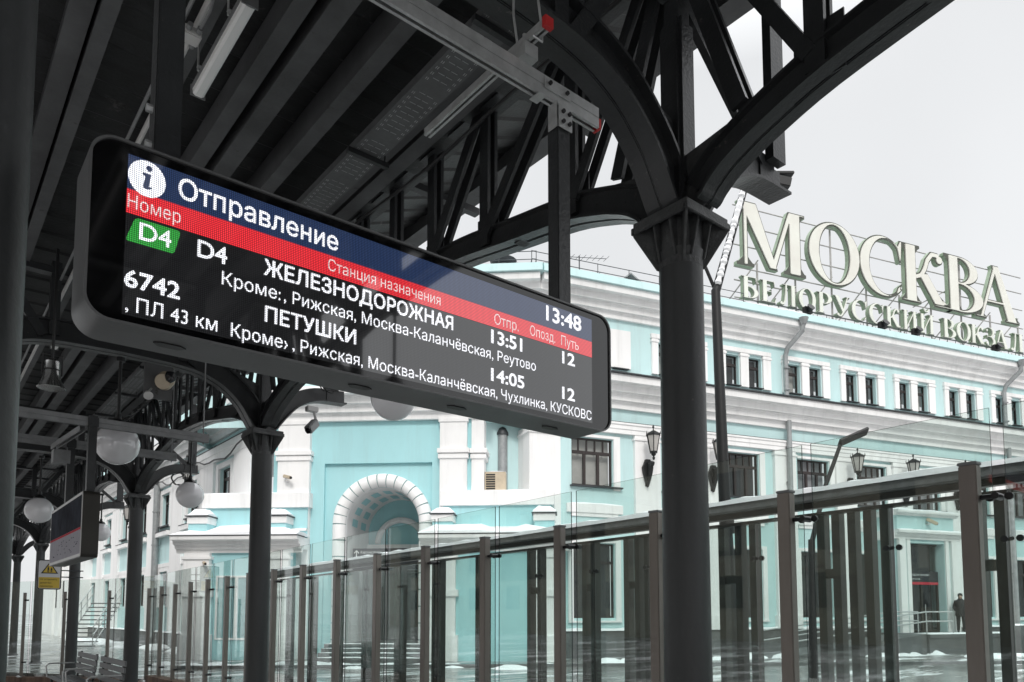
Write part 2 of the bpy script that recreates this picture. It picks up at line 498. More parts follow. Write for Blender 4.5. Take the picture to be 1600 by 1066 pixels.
def smooth_tab(tab, n=28):
    """Catmull-Rom through a table, resampled."""
    out = []
    for i in range(len(tab)-1):
        p0 = tab[max(i-1, 0)]; p1 = tab[i]; p2 = tab[i+1]; p3 = tab[min(i+2, len(tab)-1)]
        m = max(2, n//(len(tab)-1))
        for k in range(m):
            t = k/m
            q = []
            for j in (0, 1):
                a, b, c, d = p0[j], p1[j], p2[j], p3[j]
                q.append(0.5*((2*b) + (c-a)*t + (2*a-5*b+4*c-d)*t*t + (3*b-a-3*c+d)*t**3))
            out.append(tuple(q))
    out.append(tab[-1]); return out

# ------------------------------------------------------------------ ground
PZ = -0.38                                  # platform level
SZ = -0.15                                  # street level
fence_line = [(5.0, -6.0), (5.0, 20.6), (4.42, 23.1), (3.1, 25.2), (1.9, 27.0), (-1.5, 30.6)]
g = MB(); g.quad((-1500,-1500,-0.7), (1500,-1500,-0.7), (1500,1500,-0.7), (-1500,1500,-0.7))
structure("ground", g, FIELD)
g = MB()
poly = [(5.14, -60), (90, -60), (90, 140), (-40, 140), (-40, 66), (-1.4, 30.8), (2.02, 27.12), (3.22, 25.28), (4.55, 23.14), (5.14, 20.62)]
g.prism(poly, lambda a, b, t: Vector((a, b, t)), -0.69, SZ)
structure("street_paving", g, STREET)
g = MB()
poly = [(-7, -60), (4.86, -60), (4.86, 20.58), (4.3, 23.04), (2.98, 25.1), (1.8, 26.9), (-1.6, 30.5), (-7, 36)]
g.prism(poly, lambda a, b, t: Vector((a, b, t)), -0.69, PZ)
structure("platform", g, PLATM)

# ------------------------------------------------------------------ station building
A = Frame((18.6, 21.1), (24.1, -7.53))
P = Frame((13.8, 24.91), (0.72, -0.69))
C = Frame((10.5, 20.0), (0, 1)); C.n = Vector((-1, 0, 0))
bld = thing("station_building", "long aqua and white railway station with arched corner entrance, snowy ledges and big rooftop letters", "building", (16, 24, SZ))
bpart = lambda n, mb, m, **k: obj(n, mb, m, bld, **k)

def wall(mb, fr, s0, s1, z0, z1, holes=(), n=0.0, depth=0.3, mi=0, rmi=None):
    """wall sheet with openings and their reveals."""
    ss = sorted(set([s0, s1] + [h[0] for h in holes] + [h[1] for h in holes]))
    zs = sorted(set([z0, z1] + [h[2] for h in holes] + [h[3] for h in holes]))
    for a, b in zip(ss, ss[1:]):
        for c, d in zip(zs, zs[1:]):
            m1, m2 = (a+b)/2, (c+d)/2
            if any(h[0] < m1 < h[1] and h[2] < m2 < h[3] for h in holes): continue
            mb.quad(fr(a,n,c), fr(b,n,c), fr(b,n,d), fr(a,n,d), mi)
    r = mi if rmi is None else rmi
    for a, b, c, d in holes:
        for p, q in (((a,c),(a,d)), ((a,d),(b,d)), ((b,d),(b,c)), ((b,c),(a,c))):
            mb.quad(fr(p[0],n,p[1]), fr(q[0],n,q[1]), fr(q[0],n-depth,q[1]), fr(p[0],n-depth,p[1]), r)

def window(fr, s0, s1, z0, z1, n, bars=1, trans=None, tbars=0, fw=0.07, room=CURT, matf=WOODF):
    """timber frame with mullions; pane of real glass and what stands behind it."""
    f = MB()
    f.box(s0, s1, n-0.06, n+0.02, z0, z0+fw, fr=fr); f.box(s0, s1, n-0.06, n+0.02, z1-fw, z1, fr=fr)
    f.box(s0, s0+fw, n-0.06, n+0.02, z0+fw, z1-fw, fr=fr); f.box(s1-fw, s1, n-0.06, n+0.02, z0+fw, z1-fw, fr=fr)
    zt = z1-fw
    if trans:
        f.box(s0+fw, s1-fw, n-0.055, n+0.025, trans-0.06, trans+0.06, fr=fr); zt = trans-0.06
        for k in range(1, tbars+1):
            x = s0 + (s1-s0)*k/(tbars+1)
            f.box(x-0.025, x+0.025, n-0.05, n+0.015, trans+0.06, z1-fw, fr=fr)
    for k in range(1, bars+1):
        x = s0 + (s1-s0)*k/(bars+1)
        f.box(x-0.055, x+0.055, n-0.05, n+0.03, z0+fw, zt, fr=fr)
    w = obj("window", f, matf, bld)
    g = MB(); g.quad(fr(s0+0.02,n-0.03,z0+0.02), fr(s1-0.02,n-0.03,z0+0.02), fr(s1-0.02,n-0.03,z1-0.02), fr(s0+0.02,n-0.03,z1-0.02))
    p = obj("pane", g, WGLASS, w)
    g = MB(); g.quad(fr(s0,n-0.25,z0), fr(s1,n-0.25,z0), fr(s1,n-0.25,z1), fr(s0,n-0.25,z1))
    obj("window_backing", g, room, w)  # backs some panes with cloth, others with a dark sheet painted as shade
    return w

def snow_strip(mb, fr, s0, s1, n0, n1, z, h, step=0.35, amp=0.5, seed=0):
    """lumpy snow lying on a ledge."""
    rnd = random.Random(seed*31+int(s0*7)); k = max(2, int((s1-s0)/step)); m = 4
    rows = []
    for i in range(k+1):
        s = s0 + (s1-s0)*i/k; hh = h*(1-amp/2+amp*rnd.random()) * (0.35 if i in (0, k) else 1); ed = 0.04*rnd.random()
        row = [fr(s, n0, z)]
        for j in range(m+1):
            t = j/m; row.append(fr(s, n0+(n1-n0-ed)*t, z + hh*(1-(2*t-1)**4*0.75)*(0.9+0.2*rnd.random())))
        row.append(fr(s, n1-ed*0.5, z)); rows.append(row)
    q = len(rows[0]); vs = [p for r in rows for p in r]; fs = []
    for i in range(k):
        for j in range(q-1): fs.append((i*q+j, (i+1)*q+j, (i+1)*q+j+1, i*q+j+1))
    fs.append(tuple(range(q))); fs.append(tuple(k*q+j for j in range(q-1, -1, -1)))
    mb.add(vs, fs)

def cornice(z0, z1, out, steps=4):
    """stepped (n, z) profile rising and stepping out."""
    p = [(-0.05, z0)]
    for k in range(steps):
        za = z0 + (z1-z0)*k/steps; zb = z0 + (z1-z0)*(k+1)/steps
        n = 0.06 + (out-0.06)*((k+0.6)/steps)**1.25 if k < steps-1 else out
        p += [(n, za), (n+0.015, zb - (zb-za)*0.25)]
        if k < steps-1: p += [(n+0.06, zb)]
    p += [(out, z1), (-0.05, z1)]
    q = [p[0]]
    for a in p[1:]:
        if abs(a[0]-q[-1][0])+abs(a[1]-q[-1][1]) > 1e-5: q.append(a)
    return q

# ---- east wing (A)
L_A = 48.0
bays = [12.2 + 3.52*k for k in range(-3, 10)]        # pilaster axes
pil_s = [5.0, 8.15] + [12.2 + 3.6*k for k in range(0, 10)]
win2 = [(1.52, 3.37), (5.75, 7.45), (8.95, 10.75)] + [(a+0.75, a+2.6) for a in pil_s[2:-1]]
att = [2.1+3.47*k for k in range(0, 13)]
h2 = [(a, b, 6.65, 8.58) for a, b in win2]
hg = [(a+0.05, b+0.05, 1.4, 4.35) for a, b in win2 if not (17.3 < a < 21.5)]
ha = []
for a in att:
    for o_ in (0.08, 1.32):
        if a < 3: continue
        ha.append((a+o_, a+o_+0.68, 11.6, 12.96))
w = MB(); wall(w, A, -0.1, L_A, SZ, 11.05, h2+hg, depth=0.28)
bpart("wall", w, AQUA)
w = MB(); wall(w, A, 0.0, L_A, 11.05, 13.7, ha, depth=0.34)
bpart("attic_wall", w, AQUA)
w = MB()                                                # recessed bay, corner facets, rear, roofs
w.quad(A(-2.5,-1.0,SZ), A(-0.1,-1.0,SZ), A(-0.1,-1.0,11.05), A(-2.5,-1.0,11.05))
w.quad(A(-0.1,0,SZ), A(-0.1,-1.0,SZ), A(-0.1,-1.0,11.05), A(-0.1,0,11.05))
AF = Frame(A(0,0,0)[:2], (0.72, -0.69)); AF.d = -AF.d     # attic facet over the corner entrance, s runs left
w.quad(AF(0,0,9), AF(15,0,9), AF(15,0,13.7), AF(0,0,13.7))
w.quad(AF(15,0,9), AF(15,-9,9), AF(15,-9,13.7), AF(15,0,13.7))
bpart("corner_wall", w, AQUA)
for a, b in win2:
    window(A, a, b, 6.65, 8.58, -0.12, 2, 8.0, 4, room=random.choice((CURT, CURT, CURT2, ROOM)))
for a, b, c, d in hg:
    window(A, a, b, c, d, -0.14, 1, 3.6, 1, room=ROOM)
for a, b, c, d in ha:
    window(A, a, b, c, d, -0.20, 0, 12.55, 0, 0.05, room=random.choice((ROOM, ROOM, CURT, CURT2)))
# white surrounds
for a, b in win2:
    t = MB()
    t.box(b+0.03, b+0.33, -0.02, 0.07, 6.5, 8.72, fr=A); t.box(a-0.02, b+0.33, -0.02, 0.065, 8.60, 8.72, fr=A)
    bpart("window_surround", t, WHITE, bevel=0.008); t = MB()
    t.box(a-0.25, b+0.42, -0.02, 0.10, 5.55, 5.90, fr=A); t.box(a-0.05, b+0.22, -0.02, 0.06, 5.40, 5.56, fr=A)
    bpart("window_ledge", t, WHITE, bevel=0.008)
for a, b, c, d in hg:
    t = MB()
    t.box(b+0.02, b+0.26, -0.02, 0.07, c-0.1, d+0.16, fr=A); t.box(a-0.25, a-0.02, -0.02, 0.07, c-0.1, d+0.16, fr=A)
    t.box(a-0.02, b+0.02, -0.02, 0.065, d+0.02, d+0.16, fr=A); t.box(a-0.25, b+0.26, -0.02, 0.12, c-0.18, c-0.1, fr=A)
    bpart("window_surround", t, WHITE, bevel=0.008)
for a in att:
    t = MB()
    if a < 3:
        t.box(3.35-0.2, 3.35+0.9, -0.02, 0.08, 11.6, 13.2, fr=A); bpart("blind_panel", t, WHITE, bevel=0.008); continue
    for x in (a-0.3, a+0.80, a+2.05):
        t.box(x, x+0.44 if x > a else x+0.3, -0.02, 0.10, 11.55, 13.08, fr=A)
        t.box(x-0.04, (x+0.48 if x > a else x+0.34), -0.02, 0.13, 12.92, 13.02, fr=A)
    t.box(a-0.34, a+2.5, -0.02, 0.12, 13.081, 13.28, fr=A)
    bpart("attic_window_surround", t, WHITE, bevel=0.008)
t = MB()
for a in att:
    t.box(a-0.4, a+2.6, -0.02, 0.22, 11.37, 11.41, fr=A)
    for o_ in (0.05, 1.29): t.box(a+o_, a+o_+0.72, -0.02, 0.16, 11.55, 11.585, fr=A)
for a, b in win2: t.box(a-0.08, b+0.40, -0.02, 0.16, 6.58, 6.64, fr=A)
t.box(-0.1, L_A, -0.02, 1.02, 11.055, 11.10, fr=A)
t.box(-0.1, L_A, -0.02, 0.20, 9.30, 9.335, fr=A)
bpart("flashing", t, FLASH)
for i, s in enumerate(pil_s):
    p = MB()
    p.box(s-0.66, s+0.56, -0.02, 0.16, 0.92, 8.84, fr=A); p.box(s-0.74, s+0.64, -0.02, 0.22, 0.9, 1.5, fr=A)
    p.box(s-0.71, s+0.61, -0.02, 0.20, 8.62, 8.72, fr=A)
    bpart("pilaster", p, WHITE, bevel=0.01)
p = MB(); p.box(-0.35, 0.98, -1.0, 0.14, SZ, 8.84, fr=A); p.box(-0.40, 1.03, -1.0, 0.19, 8.55, 8.66, fr=A); bpart("pilaster", p, WHITE, bevel=0.01)
t = MB()
t.profile(A, -0.1, L_A, [(-0.05,8.85),(0.17,8.85),(0.17,9.03),(0.20,9.04),(0.20,9.2),(0.24,9.22),(0.24,9.299),(-0.05,9.299)])
bpart("architrave", t, WHITE)
t = MB(); t.profile(A, -0.1, L_A, cornice(9.88, 11.05, 0.9, 4)); bpart("cornice", t, WHITE)
t = MB(); t.profile(A, 0.0, L_A, cornice(13.62, 14.68, 0.8, 4))
t.profile(AF, -0.2, 15.2, [(-n, z) if False else (n, z) for n, z in cornice(13.62, 14.66, 0.8, 4)])
bpart("cornice", t, WHITE, label="top cornice under the roof gutter")
t = MB(); t.profile(A, -0.05, L_A, [(-0.4,14.685),(0.93,14.685),(0.88,15.0),(-0.4,15.15)])
t.profile(AF, -0.3, 15.2, [(-0.4,14.68),(0.93,14.68),(0.88,14.995),(-0.4,15.14)])
bpart("gutter", t, AQUA)
t = MB(); t.profile(A, 0.0, L_A, [(-0.02,11.102),(0.15,11.102),(0.12,11.36),(-0.02,11.36)])
bpart("attic_base_band", t, AQUA)
t = MB(); t.box(-0.1, L_A, -0.02, 0.12, SZ, 0.9, fr=A); bpart("plinth", t, PLINTH)
t = MB(); snow_strip(t, A, -0.1, L_A, 0.02, 0.2, 0.9, 0.10, seed=4); 
for a, b in win2: snow_strip(t, A, a-0.2, b+0.4, 0.01, 0.1, 5.9, 0.06, seed=5)
snow_strip(t, A, 9.6, 13.0, -0.3, 0.86, 15.02, 0.16, seed=6); snow_strip(t, A, 15.0, 40.0, -0.4, 0.5, 15.05, 0.10, seed=7)
snow_strip(t, A, 3.0, 40.0, 0.16, 0.7, 11.10, 0.025, seed=8)
bpart("snow", t, SNOW, smooth=True)
t = MB()
t.quad(A(-1,0.5,15.0), A(L_A,0.5,15.0), A(L_A,-12,16.6), A(-1,-12,16.6))
t.quad(AF(0,0.3,15.0), AF(15.2,0.3,15.0), A(-14,-12,16.6), A(-1,-12,16.6))
bpart("roof", t, ROOFM)
for s, zt in ((12.25, 14.4), (26.9, 14.4)):
    t = MB()
    t.tube([A(s+0.4,0.95,14.55), A(s+0.4,0.88,14.2), A(s+0.05,0.32,13.55), A(s,0.22,13.2), A(s,0.22,11.1)], 0.11, 10)
    t.tube([A(s,0.32,10.2), A(s,0.32,0.4)], 0.11, 10)
    t.tube([A(s+0.4,0.95,14.45), A(s+0.4,0.95,14.75)], [0.12, 0.24], 10)
    for z in (12.6, 11.6, 9.0, 7.4, 5.6, 3.6): t.tube([A(s,0.27,z), A(s,0.27,z+0.05)], 0.14, 10)
    bpart("drainpipe", t, PIPE, smooth=True)

# ---- east entrance porch on A
t = MB(); n1 = 1.2
wall(t, A, 17.6, 21.3, SZ, 6.2, [(18.35, 20.6, 0.7, 4.85)], n=n1, depth=0.5)
t.quad(A(17.6,0,SZ), A(17.6,n1,SZ), A(17.6,n1,6.2), A(17.6,0,6.2)); t.quad(A(21.3,0,SZ), A(21.3,n1,SZ), A(21.3,n1,6.2), A(21.3,0,6.2))
t.quad(A(17.6,0,6.2), A(21.3,0,6.2), A(21.3,n1,6.2), A(17.6,n1,6.2))
bpart("porch_wall", t, AQUA)
t = MB()
for a, b in ((17.55,17.95),(20.95,21.35)): t.box(a, b, n1-0.02, n1+0.14, 0.7, 5.0, fr=A)
t.box(18.1, 18.33, n1-0.02, n1+0.07, 0.7, 5.0, fr=A); t.box(20.62, 20.85, n1-0.02, n1+0.07, 0.7, 5.0, fr=A)
pf = cornice(5.0, 5.4, 0.35, 3); t.profile(A, 17.3, 21.6, [(n1+n, z) for n, z in pf])
t.box(17.3, 17.58, 0, n1-0.06, 5.0, 5.39, fr=A); t.box(21.32, 21.6, 0, n1-0.06, 5.0, 5.39, fr=A)
pf = cornice(6.1, 6.32, 0.25, 2); t.profile(A, 17.4, 21.5, [(n1+n, z) for n, z in pf])
t.box(17.42, 17.58, 0, n1-0.06, 6.1, 6.3, fr=A)
bpart("porch_trim", t, WHITE, bevel=0.008)
t = MB(); snow_strip(t, A, 17.4, 21.5, 0.1, n1+0.26, 6.32, 0.14, seed=11); snow_strip(t, A, 17.3, 21.6, n1+0.02, n1+0.35, 5.4, 0.06, seed=12)
snow_strip(t, A, 17.3, 17.58, 0.0, n1, 5.39, 0.08, seed=13)
bpart("snow", t, SNOW, smooth=True)
t = MB(); t.box(18.35, 20.6, n1-0.46, n1-0.40, 0.7, 0.8, fr=A)
for a in (18.35, 19.43, 20.5): t.box(a, a+0.10, n1-0.46, n1-0.38, 0.8, 3.1, fr=A)
t.box(18.35, 20.6, n1-0.46, n1-0.38, 3.1, 3.2, fr=A); t.box(18.35, 20.6, n1-0.46, n1-0.38, 4.78, 4.85, fr=A)
dr = bpart("glass_door", t, BRONZED)
g = MB(); g.quad(A(18.4,n1-0.42,0.8), A(20.55,n1-0.42,0.8), A(20.55,n1-0.42,4.8), A(18.4,n1-0.42,4.8)); obj("pane", g, WGLASS, dr)
g = MB(); g.quad(A(18.3,n1-0.8,0.7), A(20.65,n1-0.8,0.7), A(20.65,n1-0.8,4.9), A(18.3,n1-0.8,4.9)); obj("hallway", g, ROOM, dr)
g = MB(); g.tube([A(19.62,n1-0.33,1.5), A(19.62,n1-0.33,2.0)], 0.025, 8); obj("handle", g, GALV, dr)
g = MB(); g.box(18.42, 20.5, n1-0.37, n1-0.30, 3.05, 3.55, fr=A); g.box(18.42, 20.5, n1-0.37, n1-0.295, 2.93, 3.048, 1, fr=A)
sb = obj("door_sign", g, [DARKS, SIGNR], dr)
t = MB(); t.box(16.6, 23.6, 0.13, 3.4, SZ, 0.55, fr=A); t.box(16.6, 23.6, 0.13, 3.45, 0.55, 0.7, fr=A)
t.box(21.2, 22.3, 3.46, 3.9, SZ, 1.05, fr=A)
for k in range(4): t.box(22.4, 24.6, 3.46+0.32*k, 3.46+0.32*(k+1)-0.01, SZ, 0.52-0.17*k, fr=A)
t.prism([(8.5,SZ),(16.58,SZ),(16.58,0.7)], lambda s, z, n: A(s, n, z), 1.5, 3.3)
bpart("entrance_terrace", t, PLINTH)
t = MB(); snow_strip(t, A, 16.6, 23.6, 2.6, 3.45, 0.7, 0.06, seed=14); snow_strip(t, A, 21.2, 22.3, 3.46, 3.9, 1.05, 0.07, seed=15); bpart("snow", t, SNOW, smooth=True)

# ---- corner entrance pavilion (P)
t = MB()
ARC_C, ARC_Z, RO, RI = 0.22, 5.0, 1.95, 1.42
nseg = 24
def arch_sheet(mb, fr, s0, s1, z0, z1, cx, cz, r, n, mi=0):
    """wall sheet with a round-headed opening."""
    mb.quad(fr(s0,n,z0), fr(cx-r,n,z0), fr(cx-r,n,cz), fr(s0,n,cz), mi); mb.quad(fr(cx+r,n,z0), fr(s1,n,z0), fr(s1,n,cz), fr(cx+r,n,cz), mi)
    pr = None
    for k in range(nseg+1):
        a = pi - pi*k/nseg; x = cx + r*math.cos(a); z = cz + r*math.sin(a)
        tx = s0 + (s1-s0)*k/nseg
        cur = (x, z, tx)
        if pr:
            mb.quad(fr(pr[0],n,pr[1]), fr(x,n,z), fr(tx,n,z1), fr(pr[2],n,z1), mi)
        pr = cur
    mb.add([fr(s0,n,cz), fr(cx-r,n,cz), fr(s0,n,z1)], [(0,1,2)], mi); mb.add([fr(cx+r,n,cz), fr(s1,n,cz), fr(s1,n,z1)], [(0,1,2)], mi)
arch_sheet(t, P, -2.08, 2.13, SZ, 7.37, ARC_C, ARC_Z, RI+0.1, -0.16)
t.quad(P(-2.08,-0.16,7.37), P(2.13,-0.16,7.37), P(2.13,-0.02,7.37), P(-2.08,-0.02,7.37))
for s in (-2.08, 2.13): t.quad(P(s,-0.16,SZ), P(s,-0.02,SZ), P(s,-0.02,7.37), P(s,-0.16,7.37))
wall(t, P, -2.6, 2.5, SZ, 9.2, [(-2.08, 2.13, SZ, 7.37)], n=-0.02, depth=0.0)
t.quad(P(-4.1,0,SZ), P(-4.1,-3,SZ), P(-4.1,-3,9.2), P(-4.1,0,9.2)); t.quad(P(4.1,0,SZ), P(4.1,-3,SZ), P(4.1,-3,9.2), P(4.1,0,9.2))
t.quad(P(3.48,0.02,SZ), P(4.1,0.0,SZ), P(4.1,0.0,9.2), P(3.48,0.02,9.2)); t.quad(P(-4.1,0,SZ), P(-3.84,0.02,SZ), P(-3.84,0.02,9.2), P(-4.1,0.0,9.2))
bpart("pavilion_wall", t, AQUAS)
for a, b in ((-3.86,-2.6), (2.46,3.5)):
    p = MB(); p.box(a, b, -0.05, 0.22, SZ, 9.05, fr=P); p.box(a-0.06, b+0.06, -0.05, 0.27, 7.45, 7.62, fr=P); p.box(a-0.09, b+0.09, -0.05, 0.31, 7.66, 7.84, fr=P)
    p.box(a-0.05, b+0.05, -0.05, 0.26, 8.86, 9.0, fr=P)
    bpart("pilaster", p, WHITE, bevel=0.01)
p = MB(); p.box(3.66, 4.14, -0.9, 0.1, SZ, 9.05, fr=P); p.box(3.62, 4.22, -0.92, 0.15, 7.45, 7.62, fr=P); p.box(3.60, 4.26, -0.95, 0.19, 7.66, 7.84, fr=P)
bpart("pilaster", p, WHITE, bevel=0.01)
t = MB(); pf = cornice(9.0, 10.15, 0.85, 4)
t.profile(P, -4.35, 4.5, [(n+0.05, z) for n, z in pf]); t.box(-4.35, 4.5, -3, 0, 9.2, 10.13, fr=P); bpart("cornice", t, WHITE, label="flared cornice of the corner entrance")
# roll moulding round the arch
t = MB(); rm = (RO+RI)/2; rr = (RO-RI)/2; jt = MB(); nst = 15
for k in range(nst):
    a0 = pi*k/nst + 0.012; a1 = pi*(k+1)/nst - 0.012
    pts = [P(ARC_C+rm*math.cos(a), -0.05, ARC_Z+rm*math.sin(a)) for a in [a0+(a1-a0)*q/4 for q in range(5)]]
    t.tube(pts, rr, 14)
pts = [P(ARC_C+rm*math.cos(a), -0.05, ARC_Z+rm*math.sin(a)) for a in [pi*q/40 for q in range(41)]]
jt.tube(pts, rr*0.94, 12)
for sg in (-1, 1):
    z = 5.0; x = ARC_C+sg*rm
    for q in range(8):
        t.tube([P(x,-0.05,z-0.02), P(x,-0.05,z-0.6)], rr, 14); z -= 0.63
    jt.tube([P(x,-0.05,5.0), P(x,-0.05,SZ)], rr*0.94, 12)
bpart("arch_moulding", t, WHITE, smooth=True); bpart("moulding_joints", jt, JOINT)
# barrel vault with coffers
t = MB(); cf = MB(); DV = 3.3; ND = 5
for k in range(nseg):
    a0 = pi*k/nseg; a1 = pi*(k+1)/nseg
    f = lambda a, n, r=RI: P(ARC_C+r*math.cos(a), n, ARC_Z+r*math.sin(a))
    t.quad(f(a0,-0.1), f(a1,-0.1), f(a1,-DV), f(a0,-DV))
for row, (na, nb) in enumerate(((-0.8,-1.5), (-2.0,-2.7))):
    for k in range(9):
        a0 = pi*(k+0.35)/9; a1 = a0 + 0.21
        g = lambda a, n: P(ARC_C+(RI-0.012)*math.cos(a), n, ARC_Z+(RI-0.012)*math.sin(a))
        cf.quad(g(a0,na), g(a1,na), g(a1,nb), g(a0,nb))
for sg in (-1, 1): t.quad(P(ARC_C+sg*RI,-0.1,SZ), P(ARC_C+sg*RI,-DV,SZ), P(ARC_C+sg*RI,-DV,ARC_Z), P(ARC_C+sg*RI,-0.1,ARC_Z))
# rear wall with lintel and inner arch ring
pts = [P(ARC_C+1.0*math.cos(a), -DV+0.08, 4.55+1.0*math.sin(a)) for a in [pi*q/24 for q in range(25)]]
t.tube(pts, 0.13, 8)
t.box(ARC_C-RI, ARC_C+RI, -DV, -DV+0.2, 4.05, 4.5, fr=P)
bpart("vault", t, WHITE)
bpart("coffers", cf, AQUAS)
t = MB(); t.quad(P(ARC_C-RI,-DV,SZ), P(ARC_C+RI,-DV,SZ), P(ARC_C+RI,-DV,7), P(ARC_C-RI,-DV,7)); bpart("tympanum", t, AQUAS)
t = MB()
for a in (-1.15, -0.4, 0.35, 1.1, 1.55): t.box(a, a+0.09, -DV+0.02, -DV+0.12, SZ, 3.4, fr=P)
t.box(-1.2, 1.64, -DV+0.02, -DV+0.12, 3.3, 3.42, fr=P); dr = bpart("entrance_doors", t, BRONZED)
g = MB(); g.quad(P(-1.2,-DV+0.05,SZ), P(1.64,-DV+0.05,SZ), P(1.64,-DV+0.05,3.4), P(-1.2,-DV+0.05,3.4)); obj("pane", g, WGLASS, dr)
g = MB(); g.quad(P(-1.2,-DV+0.01,SZ), P(1.64,-DV+0.01,SZ), P(1.64,-DV+0.01,3.4), P(-1.2,-DV+0.01,3.4)); obj("hallway", g, ROOM, dr)
t = MB()
for k in range(4): t.box(-1.75-0.0*k, 2.15, 0.3+0.34*k, 0.3+0.34*(k+1)-0.006, SZ, 0.45-0.15*k, fr=P)
t.box(-1.15, 1.6, -3.2, 0.294, SZ, 0.45, fr=P); bpart("entrance_steps", t, PLINTH)
t = MB()
for k in range(4): snow_strip(t, P, -1.75, 2.15, 0.32+0.34*k, 0.3+0.34*(k+1)-0.04, 0.45-0.15*k, 0.025, 0.3, 0.9, seed=50+k)
bpart("snow", t, SNOW, smooth=True)
# side wings with snowy ledges
for nm, s0, s1, corner in (("west", -7.0, -3.05, -6.4), ("east", 2.35, 7.0, 6.45)):
    t = MB(); nf = 0.75
    t.quad(P(s0,nf,SZ), P(s1,nf,SZ), P(s1,nf,4.1), P(s0,nf,4.1))
    for s in (s0, s1): t.quad(P(s,nf,SZ), P(s,-2.5,SZ), P(s,-2.5,4.1), P(s,nf,4.1))
    # attic parapet
    a, b = (s0+0.35, -2.62) if nm == "west" else (2.62, 6.7)
    t.box(a, b, -2.0, 0.28, 4.45, 5.62, fr=P)
    for q in ((s0+0.4, s1-0.5) if nm == "west" else (s0+0.35, s1-0.55)):
        t.box(q-0.36, q+0.36, 0.2, 0.95, 4.45, 4.95, fr=P)
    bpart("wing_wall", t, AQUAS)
    t = MB(); pf = cornice(3.85, 4.45, 0.62, 4)
    t.profile(P, s0-0.45, s1+0.45, [(n+nf, z) for n, z in pf]); t.box(s0-0.45, s1+0.45, -2, nf-0.05, 4.0, 4.44, fr=P)
    t.box(a-0.1, b+0.1, -2.1, 0.40, 5.62, 6.18, fr=P)
    t.box(a, b, 0.2, 0.36, 4.72, 4.82, fr=P)
    for q in ((s0+0.4, s1-0.5) if nm == "west" else (s0+0.35, s1-0.55)):
        t.box(q-0.40, q+0.40, 0.2, 1.0, 4.95, 5.22, fr=P)
        t.box(q-0.5, q+0.5, nf-0.02, nf+0.22, SZ, 3.85, fr=P); t.box(q-0.58, q+0.58, nf-0.02, nf+0.28, 3.6, 3.72, fr=P)
        t.box(q-0.6, q+0.6, nf-0.02, nf+0.3, 2.2, 2.45, fr=P); t.box(q-0.6, q+0.6, nf-0.02, nf+0.3, SZ, 0.8, fr=P)
    bpart("wing_trim", t, WHITE, bevel=0.01)
    t = MB()
    for q in ((s0+0.4, s1-0.5) if nm == "west" else (s0+0.35, s1-0.55)): t.box(q-0.46, q+0.46, 0.15, 1.06, 5.222, 5.26, fr=P)
    t.box(s0-0.48, s1+0.48, nf-0.1, nf+0.66, 4.452, 4.478, fr=P)
    bpart("flashing", t, FLASH)
    t = MB(); snow_strip(t, P, s0-0.45, s1+0.45, 0.1, nf+0.66, 4.478, 0.30, 0.55, 0.8, seed=21)
    snow_strip(t, P, a-0.1, b+0.1, -1.2, 0.40, 6.18, 0.08, seed=22)
    for q in ((s0+0.4, s1-0.5) if nm == "west" else (s0+0.35, s1-0.55)): snow_strip(t, P, q-0.42, q+0.42, 0.2, 1.04, 5.26, 0.24, 0.2, 0.4, seed=23)
    bpart("snow", t, SNOW, smooth=True)
    if nm == "west":
        window(P, -5.9, -4.3, 0.6, 3.0, nf+0.03, 1, room=CURT, matf=WHITE)

# ---- west wing (C), running away along the tracks
cw = [11.5+4.65*k for k in range(0, 11)]
ch = []
for a in cw:
    ch += [(a, a+1.5, 2.0, 3.75), (a, a+1.5, 6.2, 7.9)]
t = MB(); wall(t, C, 7.6, 64, SZ, 9.3, ch, depth=0.3); bpart("wall", t, AQUA, label="aqua wall of the wing along the tracks")
for a, b, c, d in ch: window(C, a, b, c, d, -0.16, 1, d-0.45, 1, room=ROOM)
for a in cw:
    p = MB(); p.box(a-2.55, a-0.55, -0.02, 0.14, 0.6, 8.85, fr=C)
    bpart("pilaster", p, WHITE)
for a in cw:
    for c, d in ((2.0, 3.75), (6.2, 7.9)):
        t = MB(); t.box(a-0.32, a-0.02, -0.02, 0.09, c-0.1, d+0.25, fr=C); t.box(a+1.52, a+1.85, -0.02, 0.09, c-0.1, d+0.25, fr=C); t.box(a-0.03, a+1.53, -0.02, 0.085, d+0.02, d+0.25, fr=C)
        bpart("window_surround", t, WHITE)
    t = MB(); t.box(a-0.5, a+2.0, -0.02, 0.30, 5.62, 5.85, fr=C); bpart("window_ledge", t, WHITE)
    t = MB(); t.box(a-0.5, a+2.1, -0.02, 0.1, 4.0, 4.2, fr=C); bpart("string_course", t, WHITE)
t = MB(); t.profile(C, 7.6, 64, [(-0.05,8.3),(0.16,8.3),(0.19,8.6),(0.22,8.62),(0.24,8.9),(-0.05,8.9)]); bpart("architrave", t, WHITE)
t = MB(); t.profile(C, 7.6, 64, cornice(9.25, 10.2, 0.9, 4)); bpart("cornice", t, WHITE)
t = MB(); t.box(7.6, 64, -0.02, 0.92, 10.205, 10.25, fr=C); t.box(7.6, 64, -0.02, 0.26, 8.902, 8.94, fr=C)
for a in cw: t.box(a-0.1, a+1.6, -0.02, 0.2, 6.12, 6.19, fr=C); t.box(a-0.5, a+2.0, -0.02, 0.32, 5.855, 5.88, fr=C)
bpart("flashing", t, FLASH)
t = MB(); t.box(7.6, 64, -0.02, 0.14, SZ, 0.6, fr=C); bpart("plinth", t, PLINTH)
t = MB(); t.quad(C(7.6,0.9,10.26), C(64,0.9,10.26), C(64,-10,11.6), C(7.6,-10,11.6)); bpart("roof", t, SNOW)
